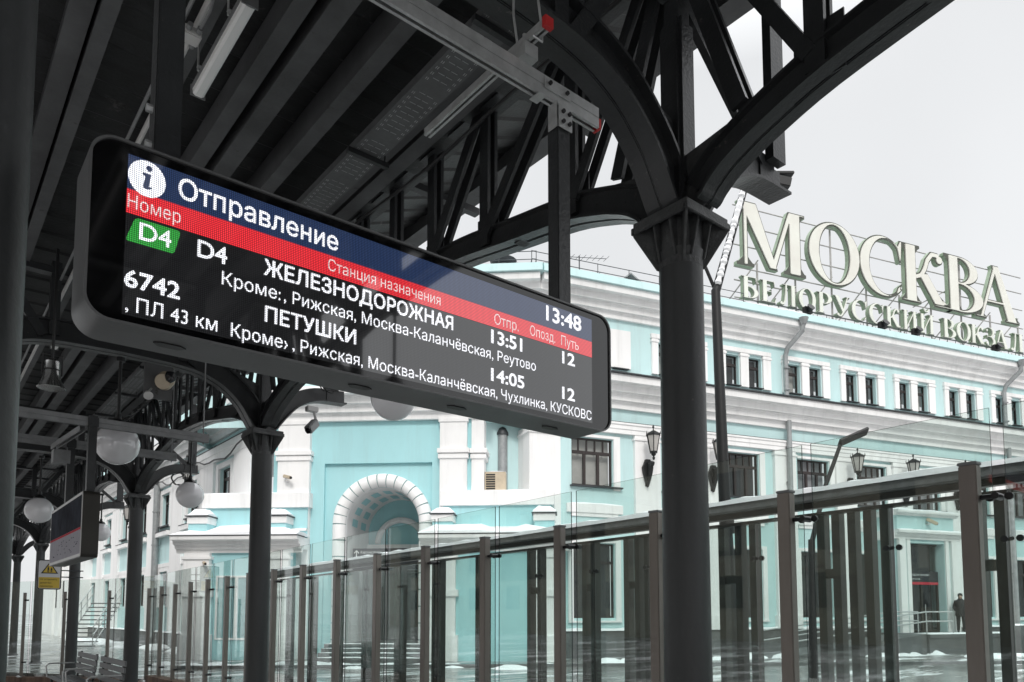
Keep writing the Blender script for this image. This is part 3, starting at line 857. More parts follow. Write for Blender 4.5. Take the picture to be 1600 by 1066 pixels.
t = MB(); snow_strip(t, C, 7.6, 64, 0.02, 0.2, 0.6, 0.08, 0.6, seed=31); bpart("snow", t, SNOW, smooth=True)
t = MB()
for s in (22.6,): t.tube([C(s,0.25,9.2), C(s,0.25,0.3)], 0.17, 10)
for z in (1.5, 3.3, 5.2, 7.0): t.tube([C(22.6,0.25,z), C(22.6,0.25,z+0.06)], 0.2, 10)
bpart("drainpipe", t, PIPE, smooth=True)
# end block far down the wing
t = MB(); EB = Frame((9.2, 20), (0, 1)); EB.n = Vector((-1, 0, 0))
t.box(41, 60, -12, 0, SZ, 9.4, fr=EB); bpart("end_block", t, WHITE)
t = MB()
pf = cornice(9.0, 9.9, 0.8, 5); t.profile(EB, 40.4, 60.5, pf)
t.prism([(-12,9.0),(0.8,9.0),(0.8,9.9),(-12,9.9)], lambda n, z, s: EB(s, n, z), 40.4, 40.95)
for s in (42.2, 45.4, 48.8): t.box(s-0.7, s+0.7, -0.02, 0.16, SZ, 8.9, fr=EB); t.box(s-0.8, s+0.8, -0.02, 0.24, 7.6, 7.8, fr=EB); t.box(s-0.8, s+0.8, -0.02, 0.24, 7.9, 8.1, fr=EB)
bpart("end_block_trim", t, WHITE)
t = MB(); t.box(42, 60, -11, -0.6, 9.9, 12.4, fr=EB); bpart("end_block_attic", t, AQUA)
t = MB(); t.box(40.6, 60.2, -11.5, 0.7, 9.902, 10.0, fr=EB); bpart("snow", t, SNOW)
t = MB()
for z0, z1 in ((2.0, 4.0), (5.6, 7.6)):
    for s in (43.3, 46.5): t.box(s, s+1.2, 0.005, 0.03, z0, z1, fr=EB)
bpart("end_block_windows", t, ROOM)

# ---- unseen building added across the tracks to give the glass something to mirror
OB_ = Frame((-42, -60), (0, -1))
r = thing("added_opposite_building", "plain beige building added across the tracks, out of view, for the fence glass to mirror", "building", (-45, 0, -0.7))
t = MB(); t.box(-60, -42, -70, 90, -0.69, 15); obj("wall", t, mat("beige_stucco", (0.30, 0.27, 0.22), 0.9, 0, 0.15, 0.4), r)
for row in range(3):
    for k in range(22):
        t = MB(); y = -64+7*k; t.box(-41.99, -41.9, y, y+2.2, 2+4.3*row, 4.6+4.3*row); obj("window", t, ROOM, r)
t = MB(); t.box(-61, -41.2, -71, 91, 15.01, 15.6); obj("cornice", t, WHITE, r)

# ------------------------------------------------------------------ rooftop letters
def hp(pts):
    """convex polygon as signed distance."""
    n = len(pts); ar = sum(pts[i][0]*pts[(i+1)%n][1]-pts[(i+1)%n][0]*pts[i][1] for i in range(n))
    if ar < 0: pts = pts[::-1]
    E = []
    for i in range(n):
        (x0, y0), (x1, y1) = pts[i], pts[(i+1)%n]; l = math.hypot(x1-x0, y1-y0)
        if l > 1e-9: E.append(((y1-y0)/l, -(x1-x0)/l, ((y1-y0)*x0-(x1-x0)*y0)/l))
    return lambda x, y: max(a*x+b*y-c for a, b, c in E)
def rc(x0, x1, y0, y1): return lambda x, y: max(x0-x, x-x1, y0-y, y-y1)
def el(cx, cy, rx, ry):
    def f(x, y):
        dx, dy = (x-cx)/rx, (y-cy)/ry; k = math.hypot(dx, dy)
        if k < 1e-6: return -min(rx, ry)
        return (k-1)*k/math.hypot(dx/rx, dy/ry)
    return f
def un(*fs): return lambda x, y: min(f(x, y) for f in fs)
def sub(a, b): return lambda x, y: max(a(x, y), -b(x, y))
def inter(a, b): return lambda x, y: max(a(x, y), b(x, y))
def stroke(pts, r):
    def f(x, y):
        m = 9
        for (x0, y0), (x1, y1) in zip(pts, pts[1:]):
            dx, dy = x1-x0, y1-y0; t = max(0, min(1, ((x-x0)*dx+(y-y0)*dy)/(dx*dx+dy*dy+1e-12)))
            m = min(m, math.hypot(x-x0-t*dx, y-y0-t*dy)-r)
        return m
    return f
def foot(x0, x1, y, up=1, e=0.09):
    """bracketed slab serif under/over a stem."""
    d = 1 if up > 0 else -1
    return un(rc(x0-e, x1+e, min(y, y+d*0.055), max(y, y+d*0.055)),
              hp([(x0-e*0.75, y+d*0.05), (x0+0.01, y+d*0.05), (x0+0.01, y+d*0.15)]), hp([(x1+e*0.75, y+d*0.05), (x1-0.01, y+d*0.05), (x1-0.01, y+d*0.15)]))
def bowl(cx, cy, rx, ry, tx, ty): return inter(sub(el(cx, cy, rx, ry), el(cx-0.02, cy, rx-tx, ry-ty)), rc(cx-0.08, 9, -9, 9))
def stem(x0, x1): return un(rc(x0, x1, 0, 1), foot(x0, x1, 0, 1), foot(x0, x1, 1, -1))
GL = {
 'М': (1.30, un(rc(0.10,0.19,0,1), foot(0.10,0.19,0,1,0.11), hp([(0.02,1),(0.35,1),(0.72,0.02),(0.56,0.02)]), hp([(0.56,0.02),(0.68,0.02),(1.02,1),(0.92,1)]), rc(0.92,1.15,0,1), foot(0.92,1.15,0,1), rc(1.1,1.24,0.945,1), hp([(1.14,0.95),(1.20,0.95),(1.14,0.86)]))),
 'О': (1.0, sub(el(0.5,0.5,0.49,0.52), el(0.5,0.5,0.27,0.455))),
 'С': (0.98, un(sub(sub(el(0.52,0.5,0.50,0.52), el(0.58,0.5,0.34,0.455)), rc(0.78,2,0.18,0.80)), hp([(0.85,0.62),(0.895,0.62),(0.93,1.0),(0.865,1.0),(0.80,0.86)]), hp([(0.80,0.20),(0.92,0.29),(0.84,0.12),(0.74,0.05)]))),
 'К': (1.12, un(stem(0.12,0.36), stroke([(0.36,0.46),(0.46,0.50),(0.54,0.62),(0.60,0.78),(0.70,0.90),(0.82,0.90)], 0.055), el(0.86,0.83,0.085,0.085), hp([(0.38,0.52),(0.60,0.56),(0.98,0.03),(0.72,0.03)]), rc(0.72,1.12,0,0.055), hp([(0.90,0.05),(1.06,0.05),(0.86,0.2)]))),
 'В': (0.98, un(stem(0.12,0.35), bowl(0.38,0.745,0.42,0.255,0.20,0.06), bowl(0.38,0.27,0.52,0.275,0.22,0.06), rc(0.3,0.42,0.94,1), rc(0.3,0.42,0,0.06), rc(0.3,0.42,0.49,0.545))),
 'А': (1.1, un(hp([(0.08,0),(0.17,0),(0.58,1),(0.47,1)]), hp([(0.42,1),(0.60,1),(1.02,0),(0.76,0)]), rc(0.26,0.78,0.29,0.36), foot(0.09,0.15,0,1,0.11), foot(0.78,1.0,0,1,0.08))),
 'Б': (0.92, un(stem(0.12,0.35), rc(0.3,0.78,0.94,1), hp([(0.70,1),(0.79,1),(0.79,0.74),(0.76,0.74)]), bowl(0.38,0.28,0.50,0.285,0.22,0.06), rc(0.3,0.42,0.505,0.56), rc(0.3,0.42,0,0.06))),
 'Е': (0.86, un(stem(0.12,0.35), rc(0.3,0.76,0.94,1), hp([(0.68,1),(0.77,1),(0.77,0.74),(0.74,0.74)]), rc(0.3,0.60,0.47,0.53), rc(0.57,0.61,0.38,0.62), rc(0.3,0.80,0,0.06), hp([(0.70,0),(0.80,0),(0.84,0.27),(0.80,0.27)]))),
 'Л': (1.05, un(rc(0.70,0.93,0,1), foot(0.70,0.93,0,1), rc(0.24,1.02,0.94,1), stroke([(0.42,0.97),(0.40,0.6),(0.34,0.25),(0.26,0.08),(0.16,0.05)], 0.055), el(0.12,0.10,0.085,0.085))),
 'Р': (0.92, un(stem(0.12,0.35), bowl(0.38,0.72,0.48,0.28,0.22,0.06), rc(0.3,0.42,0.94,1), rc(0.3,0.42,0.44,0.50))),
 'У': (1.05, un(hp([(0.08,1),(0.34,1),(0.66,0.28),(0.54,0.20)]), hp([(0.84,1),(0.93,1),(0.58,0.10),(0.48,0.12)]), stroke([(0.54,0.14),(0.44,0.04),(0.32,0.05)], 0.05), el(0.28,0.10,0.08,0.08), foot(0.12,0.32,1,-1,0.08), foot(0.86,0.92,1,-1,0.1))),
 'И': (1.12, un(stem(0.12,0.33), stem(0.76,0.97), hp([(0.30,0.06),(0.30,0.20),(0.79,0.94),(0.79,0.80)]))),
 'З': (0.85, un(sub(sub(el(0.38,0.745,0.36,0.27), el(0.32,0.745,0.24,0.205)), rc(-1,0.14,-9,9)), sub(sub(el(0.38,0.27,0.42,0.285), el(0.32,0.27,0.27,0.22)), rc(-1,0.10,-9,9)), rc(0.26,0.46,0.49,0.545), el(0.15,0.84,0.075,0.075), el(0.12,0.17,0.08,0.08))),
}
GL['Й'] = (1.12, un(GL['И'][1], sub(sub(el(0.54,1.24,0.19,0.17), el(0.54,1.27,0.10,0.12)), rc(-1,9,1.24,9)), el(0.37,1.24,0.05,0.05), el(0.71,1.24,0.05,0.05)))

def contours(f, w, h, n=110, iso=0.0):
    x0, y0 = -0.12, -0.12; dx = (w+0.24)/n; m = int((h+0.36)/dx)+1
    return march([[f(x0+i*dx, y0+j*dx)-iso for j in range(m+1)] for i in range(n+1)], x0, y0, dx)

def march(V, x0, y0, dx):
    """marching squares -> closed loops."""
    n, m = len(V)-1, len(V[0])-1
    seg = {}
    def pt(a, b):
        (i, j), (k, l) = a, b; va, vb = V[i][j], V[k][l]; t = va/(va-vb)
        return (x0+dx*(i+(k-i)*t), y0+dx*(j+(l-j)*t))
    P_ = {}
    nxt = {}
    for i in range(n):
        for j in range(m):
            c = [(i,j),(i+1,j),(i+1,j+1),(i,j+1)]; s = [V[a][b] < 0 for a, b in c]
            if all(s) or not any(s): continue
            ent = []; ex = []
            for q in range(4):
                a, b = c[q], c[(q+1)%4]
                if s[q] != s[(q+1)%4]:
                    key = (min(a,b), max(a,b))
                    if key not in P_: P_[key] = pt(*key)
                    (ex if s[q] else ent).append(key)
            for a, b in zip(ex, ent) if len(ex) == 1 else zip(ex, ent[1:]+ent[:1]): nxt[a] = b
    loops = []
    while nxt:
        k0 = next(iter(nxt)); k = k0; L = []
        while k in nxt:
            L.append(P_[k]); k = nxt.pop(k)
        if len(L) > 6: loops.append(L)
    return loops

def thin(L, tol=0.0022):
    """drop nearly collinear points."""
    out = list(L); ch = True; it = 0
    while ch and it < 6:
        ch = False; it += 1; r = []; n = len(out); i = 0
        while i < n:
            if i > 0 and i < n-1 and r:
                a, b, c = r[-1], out[i], out[i+1]; l = math.hypot(c[0]-a[0], c[1]-a[1])
                d = abs((c[0]-a[0])*(a[1]-b[1])-(a[0]-b[0])*(c[1]-a[1]))/(l+1e-9)
                if d < tol and l < 0.14: ch = True; i += 1; r.append(c) if i < n else None; i += 1; continue
            r.append(out[i]); i += 1
        out = r
    return out

def area(L): return 0.5*sum(a[0]*b[1]-b[0]*a[1] for a, b in zip(L, L[1:]+L[:1]))
def inside(p, L):
    c = False
    for (x0, y0), (x1, y1) in zip(L, L[1:]+L[:1]):
        if (y0 > p[1]) != (y1 > p[1]) and p[0] < (x1-x0)*(p[1]-y0)/(y1-y0)+x0: c = not c
    return c

def cap(mb, loops, fn, mi):
    outs = [L for L in loops if not any(inside(L[0], M) for M in loops if M is not L)]
    for o in outs:
        grp = [o] + [L for L in loops if L is not o and inside(L[0], o)]
        tri = tessellate_polygon([[Vector((x, y, 0)) for x, y in L] for L in grp])
        flat = [p for L in grp for p in L]
        mb.add([fn(x, y) for x, y in flat], [tuple(t) for t in tri], mi)

def letter(ch, fr, s0, s1, z0, h, n0, depth, rim, face_m, parent, label):
    w, f = GL[ch]; top = 1.35 if ch == 'Й' else 1.0
    sx = (s1-s0)/w
    outer = [thin(L) for L in contours(f, w, top)]
    innr = [thin(L) for L in contours(f, w, top, iso=-rim)]
    M = lambda x, y, n: fr(s0+x*sx, n, z0+y*h)
    mb = MB()
    for L in outer:
        k = len(L)
        for i in range(k):
            a, b = L[i], L[(i+1)%k]
            mb.quad(M(*a,n0), M(*b,n0), M(*b,n0+depth), M(*a,n0+depth), 2)
    cap(mb, outer, lambda x, y: M(x, y, n0), 2)
    cap(mb, outer, lambda x, y: M(x, y, n0+depth), 1)
    for L in innr:
        k = len(L)
        for i in range(k):
            a, b = L[i], L[(i+1)%k]
            mb.quad(M(*a,n0+depth), M(*b,n0+depth), M(*b,n0+depth+0.05), M(*a,n0+depth+0.05), 0)
    cap(mb, innr, lambda x, y: M(x, y, n0+depth+0.05), 0)
    return obj("letter", mb, [face_m, LETR, LETG], parent, label=label)

sg = thing("rooftop_sign", "giant cream rooftop letters МОСКВА over smaller green-edged БЕЛОРУССКИЙ ВОКЗАЛ on a thin steel frame", "sign", tuple(A(21,-1.5,15.3)))
BIG = [('М',11.35,15.72),('О',15.62,19.15),('С',18.95,22.3),('К',21.85,25.75),('В',25.1,28.55),('А',27.6,31.3)]
for c, a, b in BIG: letter(c, A, a-0.42, b-0.42, 17.95, 3.2, -1.5, 0.22, 0.024, LETF, sg, "large cream letter " + c)
SM = [('Б',11.5,12.55),('Е',12.62,13.6),('Л',13.74,14.85),('О',14.93,16.05),('Р',16.1,17.15),('У',17.15,18.3),('С',18.33,19.46),('С',19.51,20.62),('К',20.66,21.86),('И',21.88,23.02),('Й',23.1,24.28),('В',24.83,25.97),('О',25.9,27.05),('К',27.0,28.23),('З',28.2,29.06),('А',28.95,30.12),('Л',30.25,31.4)]
for c, a, b in SM: letter(c, A, a-0.42, b-0.42, 16.35, 1.08, -1.45, 0.20, 0.022, LETFS, sg, "small green-edged letter " + c)
t = MB()
for z in (21.05, 20.1, 19.1, 18.0): t.tube([A(11.0,-1.62,z), A(31.6,-1.62,z)], 0.03, 6)
for z in (17.35, 16.5): t.tube([A(11.0,-1.62,z), A(31.8,-1.62,z)], 0.035, 6)
for k in range(9):
    s = 12.4+2.35*k; t.tube([A(s,-1.65,15.2), A(s,-1.65,21.1 if k in (2, 6) else 18.4)], 0.05, 8)
    t.tube([A(s+0.1,-1.68,18.6), A(s-1.6,-3.6,15.5)], 0.035, 6)
for k in range(20):
    s = 11.6+1.05*k; t.tube([A(s,-1.62,15.2), A(s,-1.62,16.4)], 0.022, 6); t.tube([A(s,-1.62,16.3), A(s+0.9,-0.6,15.35)], 0.018, 6)
t.tube([A(22.8,-1.64,17.9), A(25.5,-1.64,19.3)], 0.03, 6)
obj("support_frame", t, FRAMEG, sg)
t = MB()                                                 # inspection gangway under the letters
for n in (-0.5, -1.3):
    for z in (15.35, 15.62, 15.9): t.tube([A(11.2,n,z), A(33.5,n,z)], 0.02, 6)
for k in range(38):
    s = 11.4+0.59*k
    for n in (-0.5, -1.3): t.tube([A(s,n,15.2), A(s,n,15.92)], 0.014, 5)
    t.tube([A(s,-0.5,15.35), A(s,-1.3,15.35)], 0.014, 5)
for k in range(9): t.box(12+2.2*k+0.4, 12+2.2*k+1.3, -1.2, -0.7, 15.36, 15.42, fr=A)
obj("gangway", t, FLASH, sg)
for s in (14.2, 19.0, 21.3, 27.3, 31.6):
    t = MB(); t.tube([A(s,-0.35,15.4), A(s,-0.35,15.72)], 0.03, 6); t.box(s-0.22, s+0.22, -0.45, -0.25, 15.7, 16.0, fr=A); t.tube([A(s,-0.26,15.85), A(s,-0.1,15.95)], [0.12, 0.2], 10)
    obj("floodlight", t, BLACKM, sg)

# roof railing, vents, aerial, skylight
t = MB()
rp = [AF(9-1.5*k, -0.4, 15.1) for k in range(7)] + [A(1.5*k, -0.4, 15.1) for k in range(0, 8)]
for dz in (0.32, 0.65, 0.98): t.tube([p+Vector((0,0,dz)) for p in rp], 0.016, 6)
for p in rp:
    t.tube([p, p+Vector((0,0,1.0))], 0.016, 6); t.tube([p+Vector((0,0,0.65)), p+A.n*(-0.45)+Vector((0,0,0))], 0.012, 5)
tag(obj("roof_railing", t, FLASH), "thin dark safety railing along the station roof edge", "railing")
for s, n, lab in ((-0.75, -1.6, "mushroom roof vent left of the board's hanger"), (1.05, -1.6, "roof vent half hidden behind the board's right hanger")):
    r = thing("roof_vent", lab, "vent", tuple(A(s,n,15.1)), "mushroom vents on the station roof")
    t = MB(); t.lathe([(0.30,0),(0.30,0.75)], A(s,n,15.1), 16); obj("shaft", t, PIPE, r, smooth=True)
    t = MB(); t.lathe([(0.30,0.76),(0.5,0.8),(0.56,0.95),(0.5,1.0),(0.2,1.08)], A(s,n,15.1), 18); obj("hood", t, FLASH, r, smooth=True)
r = thing("roof_aerial", "spindly television aerial on the roof between hanger and column", "aerial", tuple(A(2.45,-1.0,15.1)))
t = MB(); b0 = A(2.45,-1.0,15.1); t.tube([b0, b0+Vector((0,0,1.5))], 0.025, 6)
for q in ((0.6,0.1,0.0),(-0.5,0.2,0.0),(0.1,0.7,0)): t.tube([b0+Vector((0,0,0.95)), b0+Vector(q)], 0.012, 5)
obj("mast", t, FLASH, r)
t = MB(); e0 = b0+A.d*(-0.9)+Vector((0,0,1.32)); e1 = b0+A.d*1.3+Vector((0,0,1.62)); t.tube([e0, e1], 0.014, 5)
for k in range(9):
    q = e0+(e1-e0)*(k/8); t.tube([q-A.n*0.25, q+A.n*0.25], 0.009, 5)
t.tube([b0+A.d*0.2+Vector((0,0,0.55)), b0+A.d*1.0+Vector((0,0,0.95))], 0.012, 5)
obj("antenna", t, FLASH, r)
r = thing("roof_skylight", "small gabled dormer on the station roof beside the big column", "skylight", tuple(A(5.1,-2.0,15.0)))
t = MB(); t.prism([(3.7,15.1),(6.6,15.1),(4.9,16.2)], lambda s, z, n: A(s, n, z), -1.2, -3.0); obj("gable", t, PIPE, r)
t = MB(); t.bar(A(3.6,-1.9,15.10), A(4.9,-1.9,16.26), 2.0, 0.06, A.n.cross(A.d)); t.bar(A(4.9,-1.9,16.26), A(6.75,-1.9,15.10), 2.0, 0.06); obj("cover", t, PIPE, r)

# shovelled snow along the foot of the walls
rnd = random.Random(12); g = MB()
def heap(c, r_, h_):
    n = 12; vs = [Vector((c[0], c[1], SZ+h_))]; fs = []
    for q, (k1, k2) in enumerate(((0.35, 0.85), (0.7, 0.45), (1.0, -0.1))):
        for k in range(n):
            e = k1*r_*(0.8+0.4*rnd.random()); vs.append(Vector((c[0]+e*math.cos(2*pi*k/n), c[1]+e*math.sin(2*pi*k/n), SZ+h_*k2*(0.8+0.4*rnd.random()))))
    for k in range(n): fs.append((0, 1+k, 1+(k+1)%n))
    for q in range(2):
        for k in range(n): fs.append((1+q*n+k, 1+(q+1)*n+k, 1+(q+1)*n+(k+1)%n, 1+q*n+(k+1)%n))
    g.add(vs, fs)
for k in range(26): p_ = A(1.5+0.62*k, 2.2+1.2*rnd.random(), 0); heap(p_, 0.3+0.5*rnd.random(), 0.08+0.16*rnd.random())
for k in range(22): p_ = A(17+0.5*k, 4.6+1.2*rnd.random(), 0); heap(p_, 0.3+0.6*rnd.random(), 0.06+0.14*rnd.random())
for k in range(14): p_ = P(-6.5+1.0*k, 2.6+1.6*rnd.random(), 0); heap(p_, 0.3+0.4*rnd.random(), 0.05+0.1*rnd.random())
for k in range(16): p_ = C(12+2.0*k, 0.6+1.2*rnd.random(), 0); heap(p_, 0.4+0.6*rnd.random(), 0.08+0.15*rnd.random())
sb_ = obj("snow_banks", g, SNOW, smooth=True); sb_['kind'] = 'stuff'; tag(sb_, "low lumps of shovelled snow along the station walls", "snow")
g = MB(); pth_ = [(6.6+0.9*k, 24.6-0.62*k) for k in range(40)]
for (xa, ya), (xb, yb) in zip(pth_, pth_[1:]): g.bar((xa,ya,SZ+0.03), (xb,yb,SZ+0.03), 0.18, 0.14)
structure("kerb", g, PLINTH)

# ------------------------------------------------------------------ wall lanterns
def make_lantern():
    r = thing("wall_lantern", "", "lantern", (0,0,0), "hexagonal lanterns on the station wall")
    hx = lambda rad, z: [Vector((rad*math.cos(pi*k/3), rad*math.sin(pi*k/3)-0.55, z)) for k in range(6)]
    def frus(mb, r0, z0, r1, z1):
        a = hx(r0, z0); b = hx(r1, z1); mb.add(a+b, [(k, (k+1)%6, 6+(k+1)%6, 6+k) for k in range(6)] + [tuple(range(5,-1,-1)), tuple(range(6,12))])
    g = MB(); frus(g, 0.15, 0.15, 0.27, 0.78); obj("lantern_glass", g, LANTG, r)
    g = MB(); frus(g, 0.31, 0.79, 0.28, 0.86); frus(g, 0.28, 0.86, 0.06, 1.0); frus(g, 0.17, 0.08, 0.17, 0.14)
    for a, b in zip(hx(0.155, 0.14), hx(0.28, 0.8)): g.tube([a, b], 0.018, 5)
    for a in hx(0.31, 0.82): g.tube([a, a+Vector((0,0,0.14))], [0.025, 0.006], 5)
    g.lathe([(0.02,1.0),(0.02,1.1),(0.05,1.14),(0.01,1.24)], (0,-0.55,0), 8)
    obj("lantern_frame", g, IRON, r)
    g = MB(); g.lathe([(0.03,-0.2),(0.06,-0.12),(0.03,-0.05),(0.09,0.0),(0.10,0.06)], (0,-0.55,0), 10)
    g.prism([(0,-0.15),(-0.16,-0.22),(-0.28,-0.3),(-0.42,-0.22),(-0.52,-0.28),(-0.5,-0.36),(-0.36,-0.5),(-0.28,-0.78),(-0.14,-1.0),(0,-1.2)], lambda y, z, x: Vector((x, y, z)), -0.07, 0.07)
    g.prism([(-0.10,0.0),(0.10,0.0),(0.17,-0.2),(0.24,-0.32),(0.20,-0.55),(0.11,-0.85),(0,-1.15),(-0.11,-0.85),(-0.20,-0.55),(-0.24,-0.32),(-0.17,-0.2)], lambda x, z, y: Vector((x, y, z-0.1)), -0.16, -0.02)
    obj("bracket", g, IRON, r, bevel=0.01)
    return r
lan = make_lantern()
la_lab = {0: "black hexagonal wall lantern just left of the big column", 1: "wall lantern half hidden behind the dark street mast",
          2: "wall lantern on the white pilaster beside the grey drainpipe", 3: "wall lantern to the right of the slanted street lamp",
          4: "wall lantern whose foot is cut by the snowy glass fence rail", 5: "wall lantern of which only the crown shows over the snowy rail"}
spots = [(4.85,), (8.1,), (15.85,), (19.4,), (23.0,)]
labs = [la_lab[0], la_lab[1], la_lab[3], la_lab[4], la_lab[5]]
azA = math.atan2(A.n.y, A.n.x) + pi/2
for i, ((s,), lb) in enumerate(zip(spots, labs)):
    place(lan, A(s, 0.18, 7.95), lb, i == 0, azA)
for s, z, lb in ((16.6-1.0, 7.7, "wall lantern behind the second hanging globe at far left wing"), (27.5-0.4, 6.9, "wall lantern on the far wing between dark column and globe"), (44.5, 6.9, "farthest wall lantern, small, by the near column's edge")):
    fr = C if s < 40 else EB
    place(lan, fr(s, 0.16, z), lb, False, -pi/2)

# ------------------------------------------------------------------ canopy
XC, XL, Y0, SP = 3.6, 0.11, 2.73, 6.9
CZ = 4.02
def make_column():
    r = thing("canopy_column", "", "column", (0,0,PZ), "steel columns carrying the canopy")
    g = MB(); g.lathe([(0.20,PZ),(0.20,PZ+0.25),(0.145,PZ+0.3),(0.1365,2.5),(0.1325,3.74),(0.145,3.80)], (0,0,0), 32); obj("shaft", g, STEEL2, r, smooth=True)
    g = MB(); a = 0.205
    g.box(-a, a, -a, a, CZ-0.03, CZ)
    for q in (0, 1):
        for e in (-1, 1): g.box(*((e*a-0.01, e*a+0.01, -a+0.012, a-0.012) if q else (-a-0.01, a+0.01, e*a-0.01, e*a+0.01)), CZ-0.075, CZ-0.031)
    for k in range(4):
        c, s = math.cos(k*pi/2+pi/4), math.sin(k*pi/2+pi/4)
        g.prism([(0.10,CZ-0.031),(0.288,CZ-0.031),(0.288,CZ-0.085),(0.145,CZ-0.31),(0.10,CZ-0.31)], lambda q, z, t, c=c, s=s: Vector((c*q-s*t, s*q+c*t, z)), -0.008, 0.008)
        c, s = math.cos(k*pi/2), math.sin(k*pi/2)
        for o in (-0.06, 0.06):
            g.prism([(0.10,CZ-0.031),(0.19,CZ-0.031),(0.185,CZ-0.07),(0.135,CZ-0.27),(0.10,CZ-0.27)], lambda q, z, t, c=c, s=s, o=o: Vector((c*q-s*(t+o), s*q+c*(t+o), z)), -0.007, 0.007)
    g.lathe([(0.134,CZ-0.32),(0.134,CZ-0.031)], (0,0,0), 24)
    obj("capital", g, CAPM, r, bevel=0.004)
    g = MB(); g.box(-0.055, 0.055, -0.055, 0.055, CZ, 5.75); g.box(-0.085, 0.085, -0.062, -0.056, CZ, 5.3); g.box(-0.062, -0.056, -0.085, 0.085, CZ, 5.3)
    obj("post", g, STEEL, r)
    return r
col0 = make_column()
clab = {0: "thick dark steel column right of the departure board, nearest of the fence-side row", 1: "second fence-side column, standing in front of the arched entrance's left wing",
        2: "third fence-side column from the right, behind the hanging white globe", 3: "thin-looking column carrying the yellow warning sign", 4: "farthest visible column of the fence-side row",
        }
first = True
for k in range(-2, 7):
    place(col0, (XC, Y0+SP*k, PZ), clab.get(k, "fence-side canopy column beyond the picture"), first); first = False
for k in range(-2, 7):
    place(col0, (XL, Y0+SP*k, PZ), "broad grey column filling the left edge of the picture" if k == 0 else "inner-row canopy column beyond the picture", False)

# longitudinal arched truss, one bay (local: column at d = 0, next at d = SP)
BOT = [(0.0,4.03),(0.20,4.05),(0.27,4.11),(0.36,4.18),(0.47,4.235),(0.62,4.295),(0.98,4.40),(1.64,4.51),(2.3,4.62),(3.0,4.68),(3.45,4.70)]
def sweep(mb, path, x0, x1, dz0, dz1, axis='Y', skip=()):
    """rectangular section following (d, z) path; across x0..x1."""
    vs = []
    for i, (d, z) in enumerate(path):
        a = path[max(i-1,0)]; b = path[min(i+1,len(path)-1)]; l = math.hypot(b[0]-a[0], b[1]-a[1]); nx, nz = -(b[1]-a[1])/l, (b[0]-a[0])/l
        for x, e in ((x0,dz0),(x1,dz0),(x1,dz1),(x0,dz1)):
            p = (d+nx*e, z+nz*e); vs.append(Vector((x, p[0], p[1])) if axis == 'Y' else Vector((p[0], x, p[1])))
    fs = []
    for i in range(len(path)-1):
        for k in range(4): fs.append((i*4+k, i*4+(k+1)%4, (i+1)*4+(k+1)%4, (i+1)*4+k))
    fs.append((0,3,2,1)); e = (len(path)-1)*4; fs.append((e,e+1,e+2,e+3)); mb.add(vs, fs)
def sym(path, L): return path + [(L-d, z) for d, z in path[::-1][1:]]
bpath = sym(smooth_tab(BOT, 40), SP)
